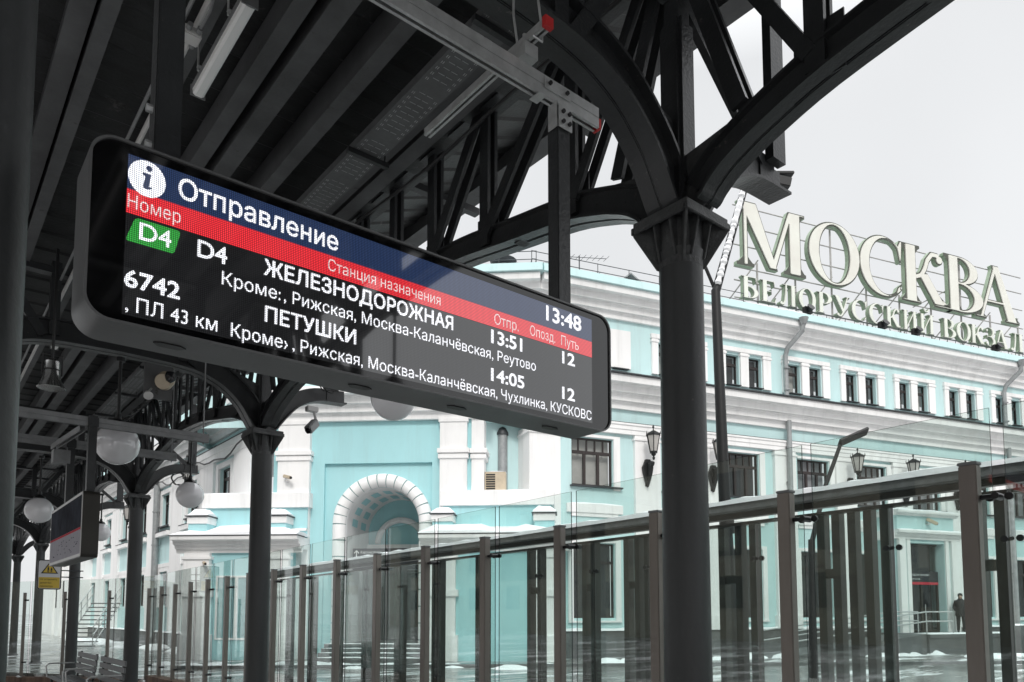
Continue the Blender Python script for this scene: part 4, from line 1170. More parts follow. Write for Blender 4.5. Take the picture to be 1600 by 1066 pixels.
def make_truss():
    r = thing("arched_truss", "", "truss", (0,0,4.0), "arched trusses linking the fence-side columns")
    g = MB(); pth = [q for q in bpath if 0.18 < q[0] < SP-0.18]
    sweep(g, pth, -0.10, -0.014, 0.0, 0.018); sweep(g, pth, 0.014, 0.10, 0.0, 0.018)
    sweep(g, pth, -0.013, -0.005, 0.005, 0.20); sweep(g, pth, 0.005, 0.013, 0.005, 0.20)
    sweep(g, pth, -0.06, -0.0135, 0.19, 0.205); sweep(g, pth, 0.0135, 0.06, 0.19, 0.205)
    for d in (1.5, 2.6, 4.3, 5.4):
        z = interp(bpath, d); g.box(-0.05, 0.05, d-0.05, d+0.05, z-0.004, z+0.012)
    obj("bottom_chord", g, STEEL, r)
    g = MB(); g.box(-0.09, -0.008, 0.06, SP-0.06, 5.80, 5.815); g.box(0.008, 0.09, 0.06, SP-0.06, 5.80, 5.815); g.box(-0.02, -0.008, 0.06, SP-0.06, 5.816, 5.95); g.box(0.008, 0.02, 0.06, SP-0.06, 5.816, 5.95)
    obj("top_chord", g, STEEL, r)
    for flip in (0, 1):
        f = lambda d: SP-d if flip else d
        g = MB(); up = [(d, z+0.16) for d, z in bpath if 0.3 <= d <= 0.80]
        pl = [(0.03, 4.04)] + [(d, z+0.01) for d, z in bpath if 0.19 <= d <= 0.80] + [(0.80, interp(bpath, 0.8)+0.19), (0.62, 4.53), (0.37, 4.47), (0.03, 4.42)]
        g.prism([(f(d), z) for d, z in pl], lambda d, z, t: Vector((t, d, z)), -0.005, 0.005); obj("gusset", g, CAPM, r)
        g = MB()
        for d, z in ((0.14,4.16),(0.14,4.30),(0.26,4.24),(0.30,4.38),(0.44,4.34),(0.58,4.40),(0.70,4.44)): g.tube([(-0.016,f(d),z),(0.016,f(d),z)], 0.010, 6)
        obj("gusset_bolts", g, STEEL, r)
        prev = 0.12
        for i, d in enumerate((0.92, 1.95, 2.75)):
            zb = interp(bpath, d)
            g = MB()
            for o in (-0.052, 0.022): g.box(o, o+0.03, f(d)-0.055, f(d)+0.055, zb+0.06, 5.80)
            g.box(-0.005, 0.005, f(d)-0.14, f(d)+0.14, zb+0.02, zb+0.34)
            if i > 0 or flip == 0 or True: obj("vertical", g, STEEL, r)
            g = MB(); a = Vector((0, f(d-0.03), zb+0.16)); b = Vector((0, f(prev+0.06), 5.82)) 
            for o in (-0.05, 0.05): g.bar(a+Vector((o,0,0)), b+Vector((o,0,0)), 0.03, 0.085 if i == 0 else 0.11, (0, 1 if not flip else -1, 0.3))
            obj("diagonal", g, STEEL, r); prev = d
        g = MB()
        for o in (-0.05, 0.05): g.bar(Vector((o,f(0.47),4.5)), Vector((o,f(0.08),5.72)), 0.03, 0.1, (0,1,0.3))
        obj("diagonal", g, STEEL, r)
    g = MB()
    for o in (-0.052, 0.022): g.box(o, o+0.03, SP/2-0.05, SP/2+0.05, 4.8, 5.80)
    obj("vertical", g, STEEL, r)
    return r
tr0 = make_truss()
tlab = {-1: "nearest arched truss, rising out of the top right of the picture", 0: "arched truss behind the departure board's right half", 1: "arched truss seen under the board's lower left", 2: "arched truss beyond the hanging globes", 3: "far arched truss near the yellow sign's column"}
first = True
for k in range(-2, 6):
    o = place(tr0, (XC, Y0+SP*k, 4.0), tlab.get(k, "arched truss beyond the picture"), first); first = False

# transverse arches between the two rows
TB = [(3.47,4.02),(3.42,4.06),(3.36,4.16),(3.28,4.29),(3.17,4.41),(3.03,4.52),(2.85,4.605),(2.67,4.65),(2.4,4.675),(1.855,4.69)]
tpath = smooth_tab(TB, 40); tpath = tpath + [(2*1.855-x, z) for x, z in tpath[::-1][1:]]
tpath = [(x-XC, z) for x, z in tpath]
def make_arch():
    r = thing("cross_arch", "", "arch", (0,0,4.0), "cross arches spanning the platform")
    g = MB(); pth = [q for q in tpath]
    sweep(g, pth, -0.115, -0.012, 0.0, -0.02, 'X'); sweep(g, pth, 0.012, 0.115, 0.0, -0.02, 'X')
    sweep(g, pth, -0.011, -0.003, -0.004, -0.26, 'X'); sweep(g, pth, 0.003, 0.011, -0.004, -0.26, 'X'); sweep(g, pth, -0.07, -0.0115, -0.25, -0.27, 'X'); sweep(g, pth, 0.0115, 0.07, -0.25, -0.27, 'X')
    obj("arch_rib", g, STEEL, r)
    for sgn in (0, 1):
        f = lambda x: (2*1.855-(x+XC))-XC if sgn else x
        g = MB(); pl = [(-0.04,4.04)] + [(x, z+0.01) for x, z in tpath if -0.60 <= x <= -0.14] + [(-0.58,4.80),(-0.45,4.80),(-0.04,4.64)]
        g.prism([(f(x), z) for x, z in pl], lambda x, z, t: Vector((x, t, z)), -0.002, 0.002); obj("gusset", g, CAPM, r)
        g = MB()
        for x, z in ((-0.10,4.12),(-0.11,4.30),(-0.11,4.46),(-0.22,4.42),(-0.34,4.58),(-0.46,4.68)): g.tube([(f(x),-0.014,z),(f(x),0.014,z)], 0.010, 6)
        obj("gusset_bolts", g, STEEL, r)
        g = MB()
        for o in (-0.05, 0.05): g.bar(Vector((f(-0.95),o,4.72)), Vector((f(-0.38),o,5.6)), 0.03, 0.10, (1,0,0.3))
        obj("diagonal", g, STEEL, r)
        g = MB()
        for o in (-0.055, 0.025): g.box(min(f(-1.0),f(-1.1)), max(f(-1.0),f(-1.1)), o, o+0.03, 4.75, 5.6)
        obj("vertical", g, STEEL, r)
    g = MB(); g.box(2*1.855-XC-XC+0.06, -0.06, -0.06, 0.06, 5.46, 5.53); obj("tie_beam", g, STEEL, r)
    return r
ar0 = make_arch(); first = True
alab = {0: "nearest cross arch, sweeping from the big column up past the steel rail", 1: "cross arch under the departure board carrying the globe lamp", 2: "third cross arch, behind the small information board", 3: "distant cross arch near the yellow sign"}
for k in range(-2, 6):
    place(ar0, (XC, Y0+SP*k, 4.0), alab.get(k, "cross arch beyond the picture"), first); first = False

# outer brackets carrying the eaves
OB = [(0.05,4.03),(0.15,4.05),(0.22,4.14),(0.32,4.27),(0.46,4.42),(0.62,4.52),(0.82,4.58),(1.18,4.60)]
opath = smooth_tab(OB, 30)
def make_bracket():
    r = thing("eave_bracket", "", "bracket", (0,0,4.0), "outward brackets under the canopy eave")
    g = MB(); sweep(g, opath, -0.09, 0.09, 0.0, 0.018, 'X'); sweep(g, opath, -0.006, 0.006, 0.017, 0.20, 'X'); 
    obj("arm", g, STEEL, r)
    g = MB(); g.box(0.96, 1.12, -0.085, -0.02, 4.80, 6.1); g.box(0.90, 1.08, -0.018, 0.0, 4.62, 4.85); obj("vertical", g, STEEL, r)
    g = MB(); g.bar((0.07,0,5.5), (0.94,0,4.78), 0.05, 0.07, (1,0,1)); obj("brace", g, STEEL, r)
    return r
br0 = make_bracket(); first = True
blab = {0: "eave bracket of the nearest column, beside the snow-lined pole", 1: "eave bracket carrying the small grey camera", 2: "eave bracket of the third column, by the second globe", 3: "eave bracket of the far column"}
for k in range(-2, 6):
    place(br0, (XC, Y0+SP*k, 4.0), blab.get(k, "eave bracket beyond the picture"), first); first = False

# roof
roof = thing("canopy_roof", "dark platform canopy roof with long beams and ribbed metal decking", "roof", (0, 0, 5.7))
YA, YB = -16.0, 44.0
g = MB(); 
def ribs(mb, x0, x1, z0, z1, ya, yb, per, dep):
    n = int((yb-ya)/per); vs = []; fs = []
    for i in range(n+1):
        y = ya+i*per
        for yy, e in ((y,0),(y+per*0.42,0),(y+per*0.5,dep),(y+per*0.92,dep)):
            vs += [(x0,yy,z0+e), (x1,yy,z1+e)]
    for i in range(len(vs)//2-1): fs.append((2*i, 2*i+1, 2*i+3, 2*i+2))
    mb.add(vs, fs)
ribs(g, XL-0.05, XC, 5.76, 5.80, YA, YB, 0.46, 0.018)
obj("deck", g, DECK, roof)
g = MB(); ribs(g, XC, 4.72, 5.98, 6.42, YA, YB, 0.34, 0.02); obj("eave_deck", g, DECK, roof)
g = MB(); ribs(g, -5.2, XL-0.05, 6.6, 5.80, YA, YB, 0.20, 0.03); obj("deck", g, GALVD, roof, label="ribbed decking over the other half of the platform")
g = MB(); g.box(-5.2, 4.8, YA, YB, 6.75, 6.8); obj("roof_skin", g, ROOFM, roof)
g = MB(); g.box(4.62, 4.78, YA, YB, 6.25, 6.5); g.box(4.79, 4.84, YA, YB, 6.26, 6.55); obj("eave_beam", g, BEAMM, roof)
for x, wd, zb in ((0.24,0.10,5.56),(0.71,0.14,5.60),(0.845,0.10,5.52),(1.42,0.07,5.64),(1.80,0.12,5.53),(2.005,0.15,5.52),(2.405,0.12,5.50),(3.05,0.09,5.56),(3.25,0.14,5.62)):
    g = MB(); g.box(x-wd/2, x+wd/2, YA, YB, zb, zb+0.02); g.box(x-wd/2+0.012, x-wd/2+0.03, YA, YB, zb+0.02, 5.757); g.box(x+wd/2-0.03, x+wd/2-0.012, YA, YB, zb+0.02, 5.757)
    obj("purlin", g, BEAMM, roof)
for x in (-1.0, -2.2, -3.5):
    g = MB(); g.box(x-0.06, x+0.06, YA, YB, 5.75-0.16*x, 5.85-0.16*x); obj("purlin", g, BEAMM, roof)
g = MB()
for k in range(-2, 6):
    for q in (1.7, 3.45, 5.2):
        y = Y0+SP*k+q; g.box(XC+0.1, 4.6, y-0.04, y+0.04, 5.9, 5.97)
obj("eave_rafters", g, STEEL, roof)

# cable tray
tr = thing("cable_tray", "perforated steel cable tray hung along the roof beside the truss", "cable tray", (2.75, 0, 5.4))
g = MB(); x0, x1, zt = 2.62, 2.86, 5.34; pitch = 0.10
g.box(x0, x1, -6, 38, zt, zt+0.003)
g.box(x0-0.004, x0, -6, 38, zt, zt+0.06); g.box(x1, x1+0.004, -6, 38, zt, zt+0.06)
obj("tray", g, TRAYM, tr)
g = MB(); y = -2.0; k = 0
while y < 26:                                             # pale raised bars on the solid tray imitate the slots' brightness
    g.box(x0+0.06, x0+0.11, y, y+0.004, zt-0.0025, zt-0.0005); g.box(x0+0.125, x0+0.175, y, y+0.004, zt-0.0025, zt-0.0005)
    for xx in (x0+0.02, x0+0.034, x1-0.034, x1-0.02): g.box(xx, xx+0.004, y+0.02, y+0.045, zt-0.0025, zt-0.0005)
    k += 1; y += 0.065 if k % 9 else 0.18
obj("pale_slot_bars", g, GALV, tr)
for k in range(20):
    g = MB(); y = -5+1.7*k; g.box(x0-0.05, x1+0.08, y-0.02, y+0.02, zt-0.045, zt-0.004); g.tube([(x1+0.05,y,zt-0.02),(x1+0.05,y,5.7)], 0.006, 5)
    obj("hanger", g, STEEL, tr)
g = MB()
for i in range(4): g.tube([(x0+0.04+0.045*i, yy, zt+0.02+0.008*math.sin(yy*2+i)) for yy in [-6+0.8*q for q in range(55)]], 0.014, 6)
obj("cables", g, BLACKM, tr)

# conduits with junction box
for nm, xs, lab, zc in (("conduit", 1.20, "grey conduit pipe running under the roof left of the tube light", 5.40), ("conduit", 1.29, "thicker conduit beside the thin one under the roof", 5.43)):
    g = MB(); g.tube([(xs, yy, zc) for yy in (-6, 2, 4.0, 8, 16, 30)], 0.013 if xs < 1.25 else 0.02, 8)
    tag(obj(nm, g, GALVD if xs < 1.25 else WHITEP, smooth=True), lab, "pipe", "conduits under the canopy")
def make_jbox():
    r = thing("junction_box", "", "junction box", (0,0,0), "junction boxes by the tube lights")
    g = MB(); g.box(-0.055, 0.055, -0.055, 0.055, -0.03, 0.03); obj("box", g, WHITEP, r, bevel=0.008)
    g = MB()
    for o in (-0.03, 0.03): g.tube([(o,0.05,0), (o,0.10,0)], 0.018, 8); g.tube([(o,-0.05,0), (o,-0.10,0)], 0.018, 8)
    g.tube([(0.03,-0.1,0),(0.05,-0.22,0.05),(0.04,-0.4,0.12)], 0.01, 6); obj("glands", g, GALVD, r)
    return r
jb = make_jbox()
def make_tube_light():
    r = thing("tube_light", "", "ceiling light", (0,0,0), "tube lights under the canopy")
    g = MB(); g.prism([(-0.045,0.03),(0.045,0.03),(0.045,-0.005),(-0.045,-0.005)], lambda x, z, y: Vector((x, y, z)), -0.5, 0.5); g.box(-0.05, 0.05, -0.51, -0.5, -0.045, 0.032); g.box(-0.05, 0.05, 0.5, 0.51, -0.045, 0.032)
    obj("housing", g, GALVD, r)
    g = MB(); g.prism([(-0.04,-0.006),(0.04,-0.006),(0.036,-0.035),(0.02,-0.045),(-0.02,-0.045),(-0.036,-0.035)], lambda x, z, y: Vector((x, y, z)), -0.495, 0.495); obj("diffuser", g, DIFF, r)
    g = MB()
    for q in (-0.3, 0.3): g.tube([(-0.06,q,0.0),(-0.06,q,0.26)], 0.007, 6); g.box(-0.065, 0.05, q-0.015, q+0.015, 0.03, 0.036)
    obj("bracket", g, GALV, r)
    return r
tl = make_tube_light(); first = True
for k, lab in ((0, "white tube light above the departure board, nearest one"), (1, "tube light seen between left column and departure board"), (2, "small far tube light beside the silver loudspeaker"), (3, "farthest tube light beside the left column"), (-1, "tube light behind the viewer")):
    place(tl, (1.415, 4.68+SP*k*0.93, 5.25), lab, first); place(jb, (1.25, 4.78+SP*k*0.93, 5.32), "white junction box beside the " + lab, first); first = False

# ------------------------------------------------------------------ departure board
BX0, BX1, BZ0, BZ1, BY, BD = 0.356, 2.590, 2.462, 3.033, 2.39, 0.20
brd = thing("departure_board", "long black LED departure board listing trains in white Cyrillic text under blue and red bands", "display board", (1.47, 2.49, 2.462))
g = MB(); rp_ = rrect(BX0, BX1, BZ0, BZ1, 0.075, 10)
g.prism(rp_, lambda x, z, y: Vector((x, y, z)), BY+0.012, BY+BD)
obj("housing", g, HOUSE, brd, smooth=True)
g = MB()                                                  # thin metal lip round the front
ro = rrect(BX0, BX1, BZ0, BZ1, 0.075, 10); ri = rrect(BX0+0.008, BX1-0.008, BZ0+0.008, BZ1-0.008, 0.067, 10); n = len(ro)
vs = [Vector((x, BY-0.002, z)) for x, z in ro] + [Vector((x, BY-0.002, z)) for x, z in ri] + [Vector((x, BY+0.012, z)) for x, z in ro] + [Vector((x, BY+0.006, z)) for x, z in ri]
fs = []
for i in range(n):
    j = (i+1)%n; fs += [(i,j,n+j,n+i), (i,2*n+i,2*n+j,j), (n+i,n+j,3*n+j,3*n+i)]
g.add(vs, fs); obj("front_lip", g, HOUSE, brd, smooth=True)
g = MB(); g.add([Vector((x, BY+0.006, z)) for x, z in ri], [tuple(range(n-1,-1,-1))])
obj("bezel", g, BEZEL, brd)
SX0, SX1, SZ0, SZ1 = 0.459, 2.464, 2.492, 2.994
L_BG = led_mat("led_dark", (0.9, 0.92, 1.0), 0.013)
L_BLUE = led_mat("led_blue", (0.045, 0.08, 0.20), 0.44)
L_RED = led_mat("led_red", (0.88, 0.04, 0.055), 0.80)
L_GRN = led_mat("led_green", (0.05, 0.42, 0.07), 0.70)
L_WHT = led_mat("led_white", (0.93, 0.94, 1.0), 1.05)
L_PNK = led_mat("led_pale_text", (1.0, 0.74, 0.74), 0.82)
lay = lambda k: BY+0.005-0.0012*k
def sheet(name, pts, k, m, par):
    g = MB(); g.add([Vector((x, lay(k), z)) for x, z in pts], [tuple(range(len(pts)))]); return obj(name, g, m, par)
scr = sheet("led_screen", [(SX0,SZ0),(SX1,SZ0),(SX1,SZ1),(SX0,SZ1)], 0, L_BG, brd)
sheet("header_band", [(SX0,2.886),(SX1,2.886),(SX1,SZ1),(SX0,SZ1)], 1, L_BLUE, scr)
sheet("column_title_band", [(SX0,2.8095),(SX1,2.8095),(SX1,2.8855),(SX0,2.8855)], 1, L_RED, scr)
bd = []
for (x, z), (x2, z2), (x3, z3) in (((0.486,2.801),(0.617,2.801),(0.457,2.722)), ((0.617,2.801),(0.599,2.722),(0.486,2.801)), ((0.599,2.722),(0.460,2.722),(0.617,2.801)), ((0.460,2.722),(0.486,2.801),(0.599,2.722))):
    a = Vector((x3-x, z3-z)).normalized()*0.012; b = Vector((x2-x, z2-z)).normalized()*0.012
    p = Vector((x, z))
    for q in range(5):
        t_ = q/4; bd.append(tuple(p + a*(1-t_)**2 + b*t_**2))
sheet("line_badge", bd, 1, L_GRN, scr)
sheet("info_disc", [(0.514+0.0535*math.cos(2*pi*k/32), 2.934+0.0575*math.sin(2*pi*k/32)) for k in range(32)], 2, L_WHT, scr)
fontc = bpy.data.curves.new("lettering", 'FONT')
fobj = bpy.data.objects.new("lettering", fontc); COL.objects.link(fobj)
import numpy as np
def text_outline(body, bold):
    """glyph outlines of the built-in typeface, overlaps merged: closed loops per glyph."""
    fontc.body = body; fontc.resolution_u = 4
    bpy.context.view_layer.update()
    dg = bpy.context.evaluated_depsgraph_get()
    oe = fobj.evaluated_get(dg); cv = oe.to_curve(dg); polys = []
    for sp in cv.splines:
        B = sp.bezier_points; n = len(B); L = []
        for i in range(n):
            p, q = B[i], B[(i+1) % n]; a, b, c, d = p.co, p.handle_right, q.handle_left, q.co
            lin = ((b-a).cross(d-a)).length < 1e-5 and ((c-a).cross(d-a)).length < 1e-5
            m = 1 if lin else 5
            for k in range(m):
                t = k/m; w = a*(1-t)**3 + b*(3*t*(1-t)**2) + c*(3*t*t*(1-t)) + d*t**3; L.append((w.x, w.y))
        if len(L) > 2: polys.append(L)
    oe.to_curve_clear()
    polys.sort(key=lambda L: min(p[0] for p in L)); groups = []; mx = -9
    for L in polys:
        if groups and min(p[0] for p in L) < mx+0.012: groups[-1].append(L)
        else: groups.append([L]); mx = -9
        mx = max(mx, max(p[0] for p in L))
    out = []
    for gset in groups:
        S = np.array([(*L[i], *L[(i+1) % len(L)]) for L in gset for i in range(len(L))])
        x0, y0 = S[:, 0].min()-0.06, S[:, 1].min()-0.06; dx = 0.017
        nx = int((S[:, 0].max()+0.06-x0)/dx)+2; ny = int((S[:, 1].max()+0.06-y0)/dx)+2
        X, Y = np.meshgrid(x0+dx*np.arange(nx), y0+dx*np.arange(ny)+1e-6, indexing='ij')
        px, py = X.reshape(-1, 1), Y.reshape(-1, 1); ax, ay, bx, by = S.T
        ex, ey = bx-ax, by-ay
        t = np.clip(((px-ax)*ex+(py-ay)*ey)/(ex*ex+ey*ey+1e-12), 0, 1)
        dist = np.sqrt((px-ax-t*ex)**2+(py-ay-t*ey)**2).min(1)
        side = ex*(py-ay)-ey*(px-ax)
        wind = (((ay <= py) & (by > py) & (side > 0)).sum(1) - ((ay > py) & (by <= py) & (side < 0)).sum(1))
        V = np.where(wind != 0, -dist, dist).reshape(nx, ny) - bold
        out.append(march(V.tolist(), x0, y0, dx))
    return out
def text_on(body, x0, x1, zb, cap_h, fn, m, parent, bold=0.0, caph=0.727):
    """lettering fitted between x0 and x1, baseline zb, capital height cap_h; fn maps (x, z) to the surface."""
    gs = text_outline(body, bold)
    xs = [p[0] for g_ in gs for L in g_ for p in L]; a, b = min(xs), max(xs); k = (x1-x0)/(b-a); kz = cap_h/(caph+2*bold)
    mb = MB()
    for loops in gs: cap(mb, [thin(L, 0.0025) for L in loops], lambda x, y: fn(x0+(x-a)*k, zb+(y+bold)*kz), 0)
    return obj("lettering", mb, m, parent)
bt = lambda k: (lambda x, z: Vector((x, lay(k), z)))
ROWS = [
 ('Отправление',0.605,1.153,2.908,0.071,0.014,L_WHT), ('Номер',0.463,0.615,2.826,0.044,0,L_PNK), ('D4',0.498,0.590,2.737,0.058,0.012,L_WHT), ('D4',0.668,0.761,2.737,0.060,0.016,L_WHT),
 ('ЖЕЛЕЗНОДОРОЖНАЯ',0.884,1.663,2.741,0.058,0.022,L_WHT), ('Кроме:',0.747,0.944,2.668,0.045,0.004,L_WHT), (', Рижская, Москва-Каланчёвская, Реутово',0.956,2.108,2.668,0.044,0.004,L_WHT),
 ('Станция назначения',1.115,1.600,2.828,0.044,0,L_PNK), ('Отпр.',1.874,2.008,2.824,0.046,0,L_PNK), ('Опозд.',2.074,2.225,2.824,0.046,0,L_PNK), ('Путь',2.262,2.375,2.824,0.047,0,L_PNK),
 ('13:48',2.170,2.393,2.917,0.074,0.024,L_WHT), ('13:51',1.857,2.030,2.737,0.062,0.024,L_WHT), ('14:05',1.857,2.041,2.573,0.060,0.024,L_WHT), ('12',2.268,2.350,2.739,0.062,0.024,L_WHT), ('12',2.267,2.348,2.573,0.062,0.024,L_WHT),
 ('6742',0.462,0.621,2.579,0.058,0.022,L_WHT), (', ПЛ 43 км',0.468,0.737,2.506,0.047,0.006,L_WHT), ('ПЕТУШКИ',0.891,1.231,2.580,0.057,0.022,L_WHT), ('Кроме›',0.780,0.973,2.502,0.046,0.006,L_WHT),
 (', Рижская, Москва-Каланчёвская, Чухлинка, КУСКОВС',0.990,2.457,2.504,0.046,0.004,L_WHT)]
for body, a, b, z, hgt, bold, m in ROWS: text_on(body, a, b, z, hgt, bt(2), m, scr, bold)
sheet("info_dot", [(0.5185+0.0085*math.cos(2*pi*k/16), 2.968+0.0095*math.sin(2*pi*k/16)) for k in range(16)], 3, L_BLUE, scr)
g = MB(); g.add([Vector((x, lay(3), z)) for x, z in ((0.500,2.950),(0.500,2.943),(0.508,2.940),(0.503,2.908),(0.505,2.901),(0.514,2.899),(0.528,2.906),(0.528,2.911),(0.519,2.910),(0.525,2.950))], [(0,1,2,9),(2,3,8,9),(3,4,5,8),(5,6,7,8)]); obj("info_letter", g, L_BLUE, scr)
for x in (0.62, 1.30, 1.75, 2.28):
    g = MB()
    g.prism([(x-0.05,BY+0.10),(x-0.03,BY+0.085),(x+0.03,BY+0.085),(x+0.05,BY+0.10),(x+0.03,BY+0.125),(x-0.03,BY+0.125)], lambda a, b, z: Vector((a, b, z)), BZ0-0.004, BZ0+0.002)
    obj("vent", g, BLACKM, brd)

# its hanging frame
hf = thing("hanging_frame", "galvanised strut rail with two dark posts holding the departure board", "frame", (1.4, 2.45, 4.0))
def strut(mb, a, b, w=0.041, h=0.041, up=(0,0,1)):
    """slotted channel: three walls and two lips."""
    a = Vector(a); b = Vector(b); t_ = (b-a).normalized(); u = Vector(up); s = t_.cross(u).normalized()
    for c, ww, hh in ((u*(h/2-0.002), w, 0.004), (s*(w/2-0.002)-u*0.002, 0.004, h-0.005), (s*(-w/2+0.002)-u*0.002, 0.004, h-0.005), (s*(w/2-0.008)-u*(h/2-0.002), 0.012, 0.004), (s*(-w/2+0.008)-u*(h/2-0.002), 0.012, 0.004)):
        mb.bar(a+c, b+c, ww, hh, up)
g = MB()
for yy in (2.447,):
    strut(g, (-1.2,yy,4.092), (2.56,yy,4.092), 0.045, 0.05); strut(g, (-1.2,yy,4.039), (2.56,yy,4.039), 0.045, 0.05)
obj("rail", g, GALV, hf)
g = MB(); g.box(2.561, 2.575, 2.424, 2.470, 4.012, 4.064); obj("end_cap", g, REDP, hf)
for x in (0.575, 2.315):
    g = MB(); g.box(x-0.04, x+0.04, 2.42, 2.495, 3.034, 4.004); obj("post", g, STEEL, hf, bevel=0.004)
g = MB(); g.box(2.270, 2.360, 2.408, 2.414, 3.89, 4.005); g.box(2.264, 2.2695, 2.414, 2.48, 3.89, 4.02)
g.box(2.19, 2.36, 2.417, 2.423, 4.05, 4.108); g.box(2.15, 2.20, 2.412, 2.485, 4.004, 4.010)
obj("corner_bracket", g, GALV, hf, bevel=0.003)
for x, z, y in ((2.295,3.92,2.407),(2.335,3.92,2.407),(2.335,3.97,2.407),(2.295,3.97,2.407),(2.22,4.08,2.416),(2.33,4.08,2.416)):
    g = MB(); g.tube([(x,y,z),(x,y-0.012,z)], 0.010, 6); obj("bolt", g, BLACKM, hf)
for z in (3.08, 3.2): g = MB(); g.tube([(0.534,2.45,z),(0.515,2.45,z)], 0.013, 6); obj("bolt", g, GALV, hf)
hs = thing("longitudinal_strut", "short slotted steel strut with red end cap clamped above the rail", "strut", (2.1, 2.6, 4.25))
g = MB(); strut(g, (2.11,2.32,4.25), (2.11,3.3,4.25)); obj("channel", g, GALV, hs)
g = MB(); g.box(2.086, 2.134, 2.295, 2.32, 4.226, 4.274); obj("end_cap", g, REDP, hs)
g = MB()
for yy in (2.38, 2.55): g.tube([(2.08,yy,4.222),(2.14,yy,4.222),(2.14,yy,4.28),(2.11,yy,4.45),(2.11,yy,5.45)], 0.006, 6)
g.box(2.07, 2.15, 2.42, 2.50, 4.16, 4.225); g.tube([(2.11,2.47,4.13),(2.11,2.47,4.3)], 0.01, 6)
obj("clamp", g, GALV, hs)

# ------------------------------------------------------------------ globe lamps
def make_globe():
    r = thing("globe_lamp", "", "lamp", (0,0,0), "white globe lamps hung from the canopy")
    g = MB(); N = 16; g.lathe([(0.245*math.sin(pi*(0.04+0.9*k/N)), -0.245*math.cos(pi*(0.04+0.9*k/N))) for k in range(N+1)], (0,0,0), 32); obj("globe", g, OPAL, r, smooth=True)
    g = MB(); g.lathe([(0.10,0.222),(0.105,0.235),(0.085,0.27),(0.035,0.30),(0.03,0.36)], (0,0,0), 20); obj("cap", g, BLACKM, r, smooth=True)
    g = MB(); g.tube([(0,0,0.34),(0,0,1.02)], 0.018, 10); g.tube([(0,0,1.0),(0,0,1.05)], 0.05, 10); obj("rod", g, BLACKM, r, smooth=True)
    return r
gl = make_globe(); first = True
for x, y, z, lab in ((1.86,9.63,3.60,"large white globe lamp hanging left of the second column"), (3.6,6.20,3.70,"white globe lamp mostly hidden behind the departure board"),
                     (3.6,12.85,3.57,"white globe lamp in front of the station's far wing, right of the third column"), (1.9,16.53,3.56,"white globe lamp at far left near the grey column"),
                     (3.6,20.1,3.56,"small white globe lamp between information board and third column"), (1.9,23.4,3.56,"farthest inner globe lamp, hidden behind the left column"), (3.6,-1.4,3.64,"globe lamp behind the viewer, mirrored in the board")):
    o = place(gl, (x,y,z), lab, first); first = False
    if x > 3: o.scale = (0.9, 0.9, 0.9)

for (x, y, z), lb in (((4.45,9.60,4.83), "loose coil of black cable on the bracket above the small grey camera"), ((4.35,16.5,4.42), "loose coil of black cable beside the second globe lamp")):
    g = MB(); rnd = random.Random(2)
    g.tube([(x+0.15*math.cos(q*0.35)*(0.9+0.1*math.sin(q)), y-0.07-0.004*q, z+0.15*math.sin(q*0.35)*(0.9+0.12*math.cos(1.7*q))) for q in range(42)] + [(x+0.3,y-0.2,z+0.25),(x+0.32,y-0.1,z+0.6)], 0.009, 6)
    tag(obj("cable_coil", g, BLACKM), lb, "cable", "cable coils on the brackets")
g = MB(); g.tube([(3.3+0.03*math.sin(q), -4+1.15*q, 5.5-0.05*abs(math.sin(q*1.4))) for q in range(34)], 0.016, 6)
tag(obj("roof_cable", g, BLACKM), "slack black cable clipped along the beam beside the truss", "cable")
g = MB(); g.tube([C(s_, 0.32, 8.35+0.18*math.sin(s_*0.9)+0.1*math.sin(s_*2.1)) for s_ in [8+0.7*q for q in range(24)]], 0.035, 6)
tag(obj("facade_cable", g, BLACKM), "drooping black cable across the far wing's white frieze", "cable")
# loudspeaker, detectors, cameras
r = thing("loudspeaker", "silver bell-shaped loudspeaker hanging by the left column", "loudspeaker", (1.09, 9.0, 4.1))
g = MB(); g.lathe([(0.13,-0.13),(0.135,-0.125),(0.10,-0.06),(0.075,0.02),(0.072,0.16),(0.05,0.18)], (1.09,9.0,4.1), 24); obj("horn", g, CHROME, r, smooth=True)
g = MB(); g.lathe([(0.076,0.06),(0.076,0.075)], (1.09,9.0,4.1), 24); g.tube([(1.0,9.0,4.12),(1.0,9.0,4.34),(1.18,9.0,4.34),(1.18,9.0,4.12)], 0.01, 6); g.tube([(1.09,9.0,4.3),(1.09,9.0,5.5)], 0.015, 6); obj("bracket", g, BLACKM, r)
r = thing("dome_camera", "round beige camera with black dome under the cross arch", "camera", (2.30, 9.5, 4.42))
g = MB(); cc = Vector((2.30,9.45,4.40)); g.tube([cc+Vector((0.05,0.05,0.06)), cc, cc+Vector((-0.02,-0.04,-0.01))], [0.10, 0.105, 0.09], 20); obj("base", g, BEIGEP, r, smooth=True)
g = MB(); g.lathe([(0.005,-0.08),(0.05,-0.05),(0.065,0.0),(0.05,0.05)], cc+Vector((0.05,-0.10,0.05)), 16); obj("dome", g, LENSM, r, smooth=True)
g = MB(); g.box(2.10, 2.42, 9.52, 9.56, 4.2, 4.62); obj("mounting_plate", g, BEAMM, r)
r = thing("spot_lamp", "small white reflector lamp below the beige dome camera", "lamp", (2.13, 9.45, 4.2))
g = MB(); cc = Vector((2.13,9.42,4.19)); g.tube([cc+Vector((0,0.06,0.05)), cc], [0.03, 0.055], 14); obj("reflector", g, WHITEP, r, smooth=True)
g = MB(); g.tube([cc+Vector((0,0.05,0.05)), cc+Vector((0.05,0.09,0.12))], 0.012, 6); obj("arm", g, GALV, r)
r = thing("bullet_camera", "small grey camera hanging from the eave bracket of the second column", "camera", (4.25, 9.6, 4.45))
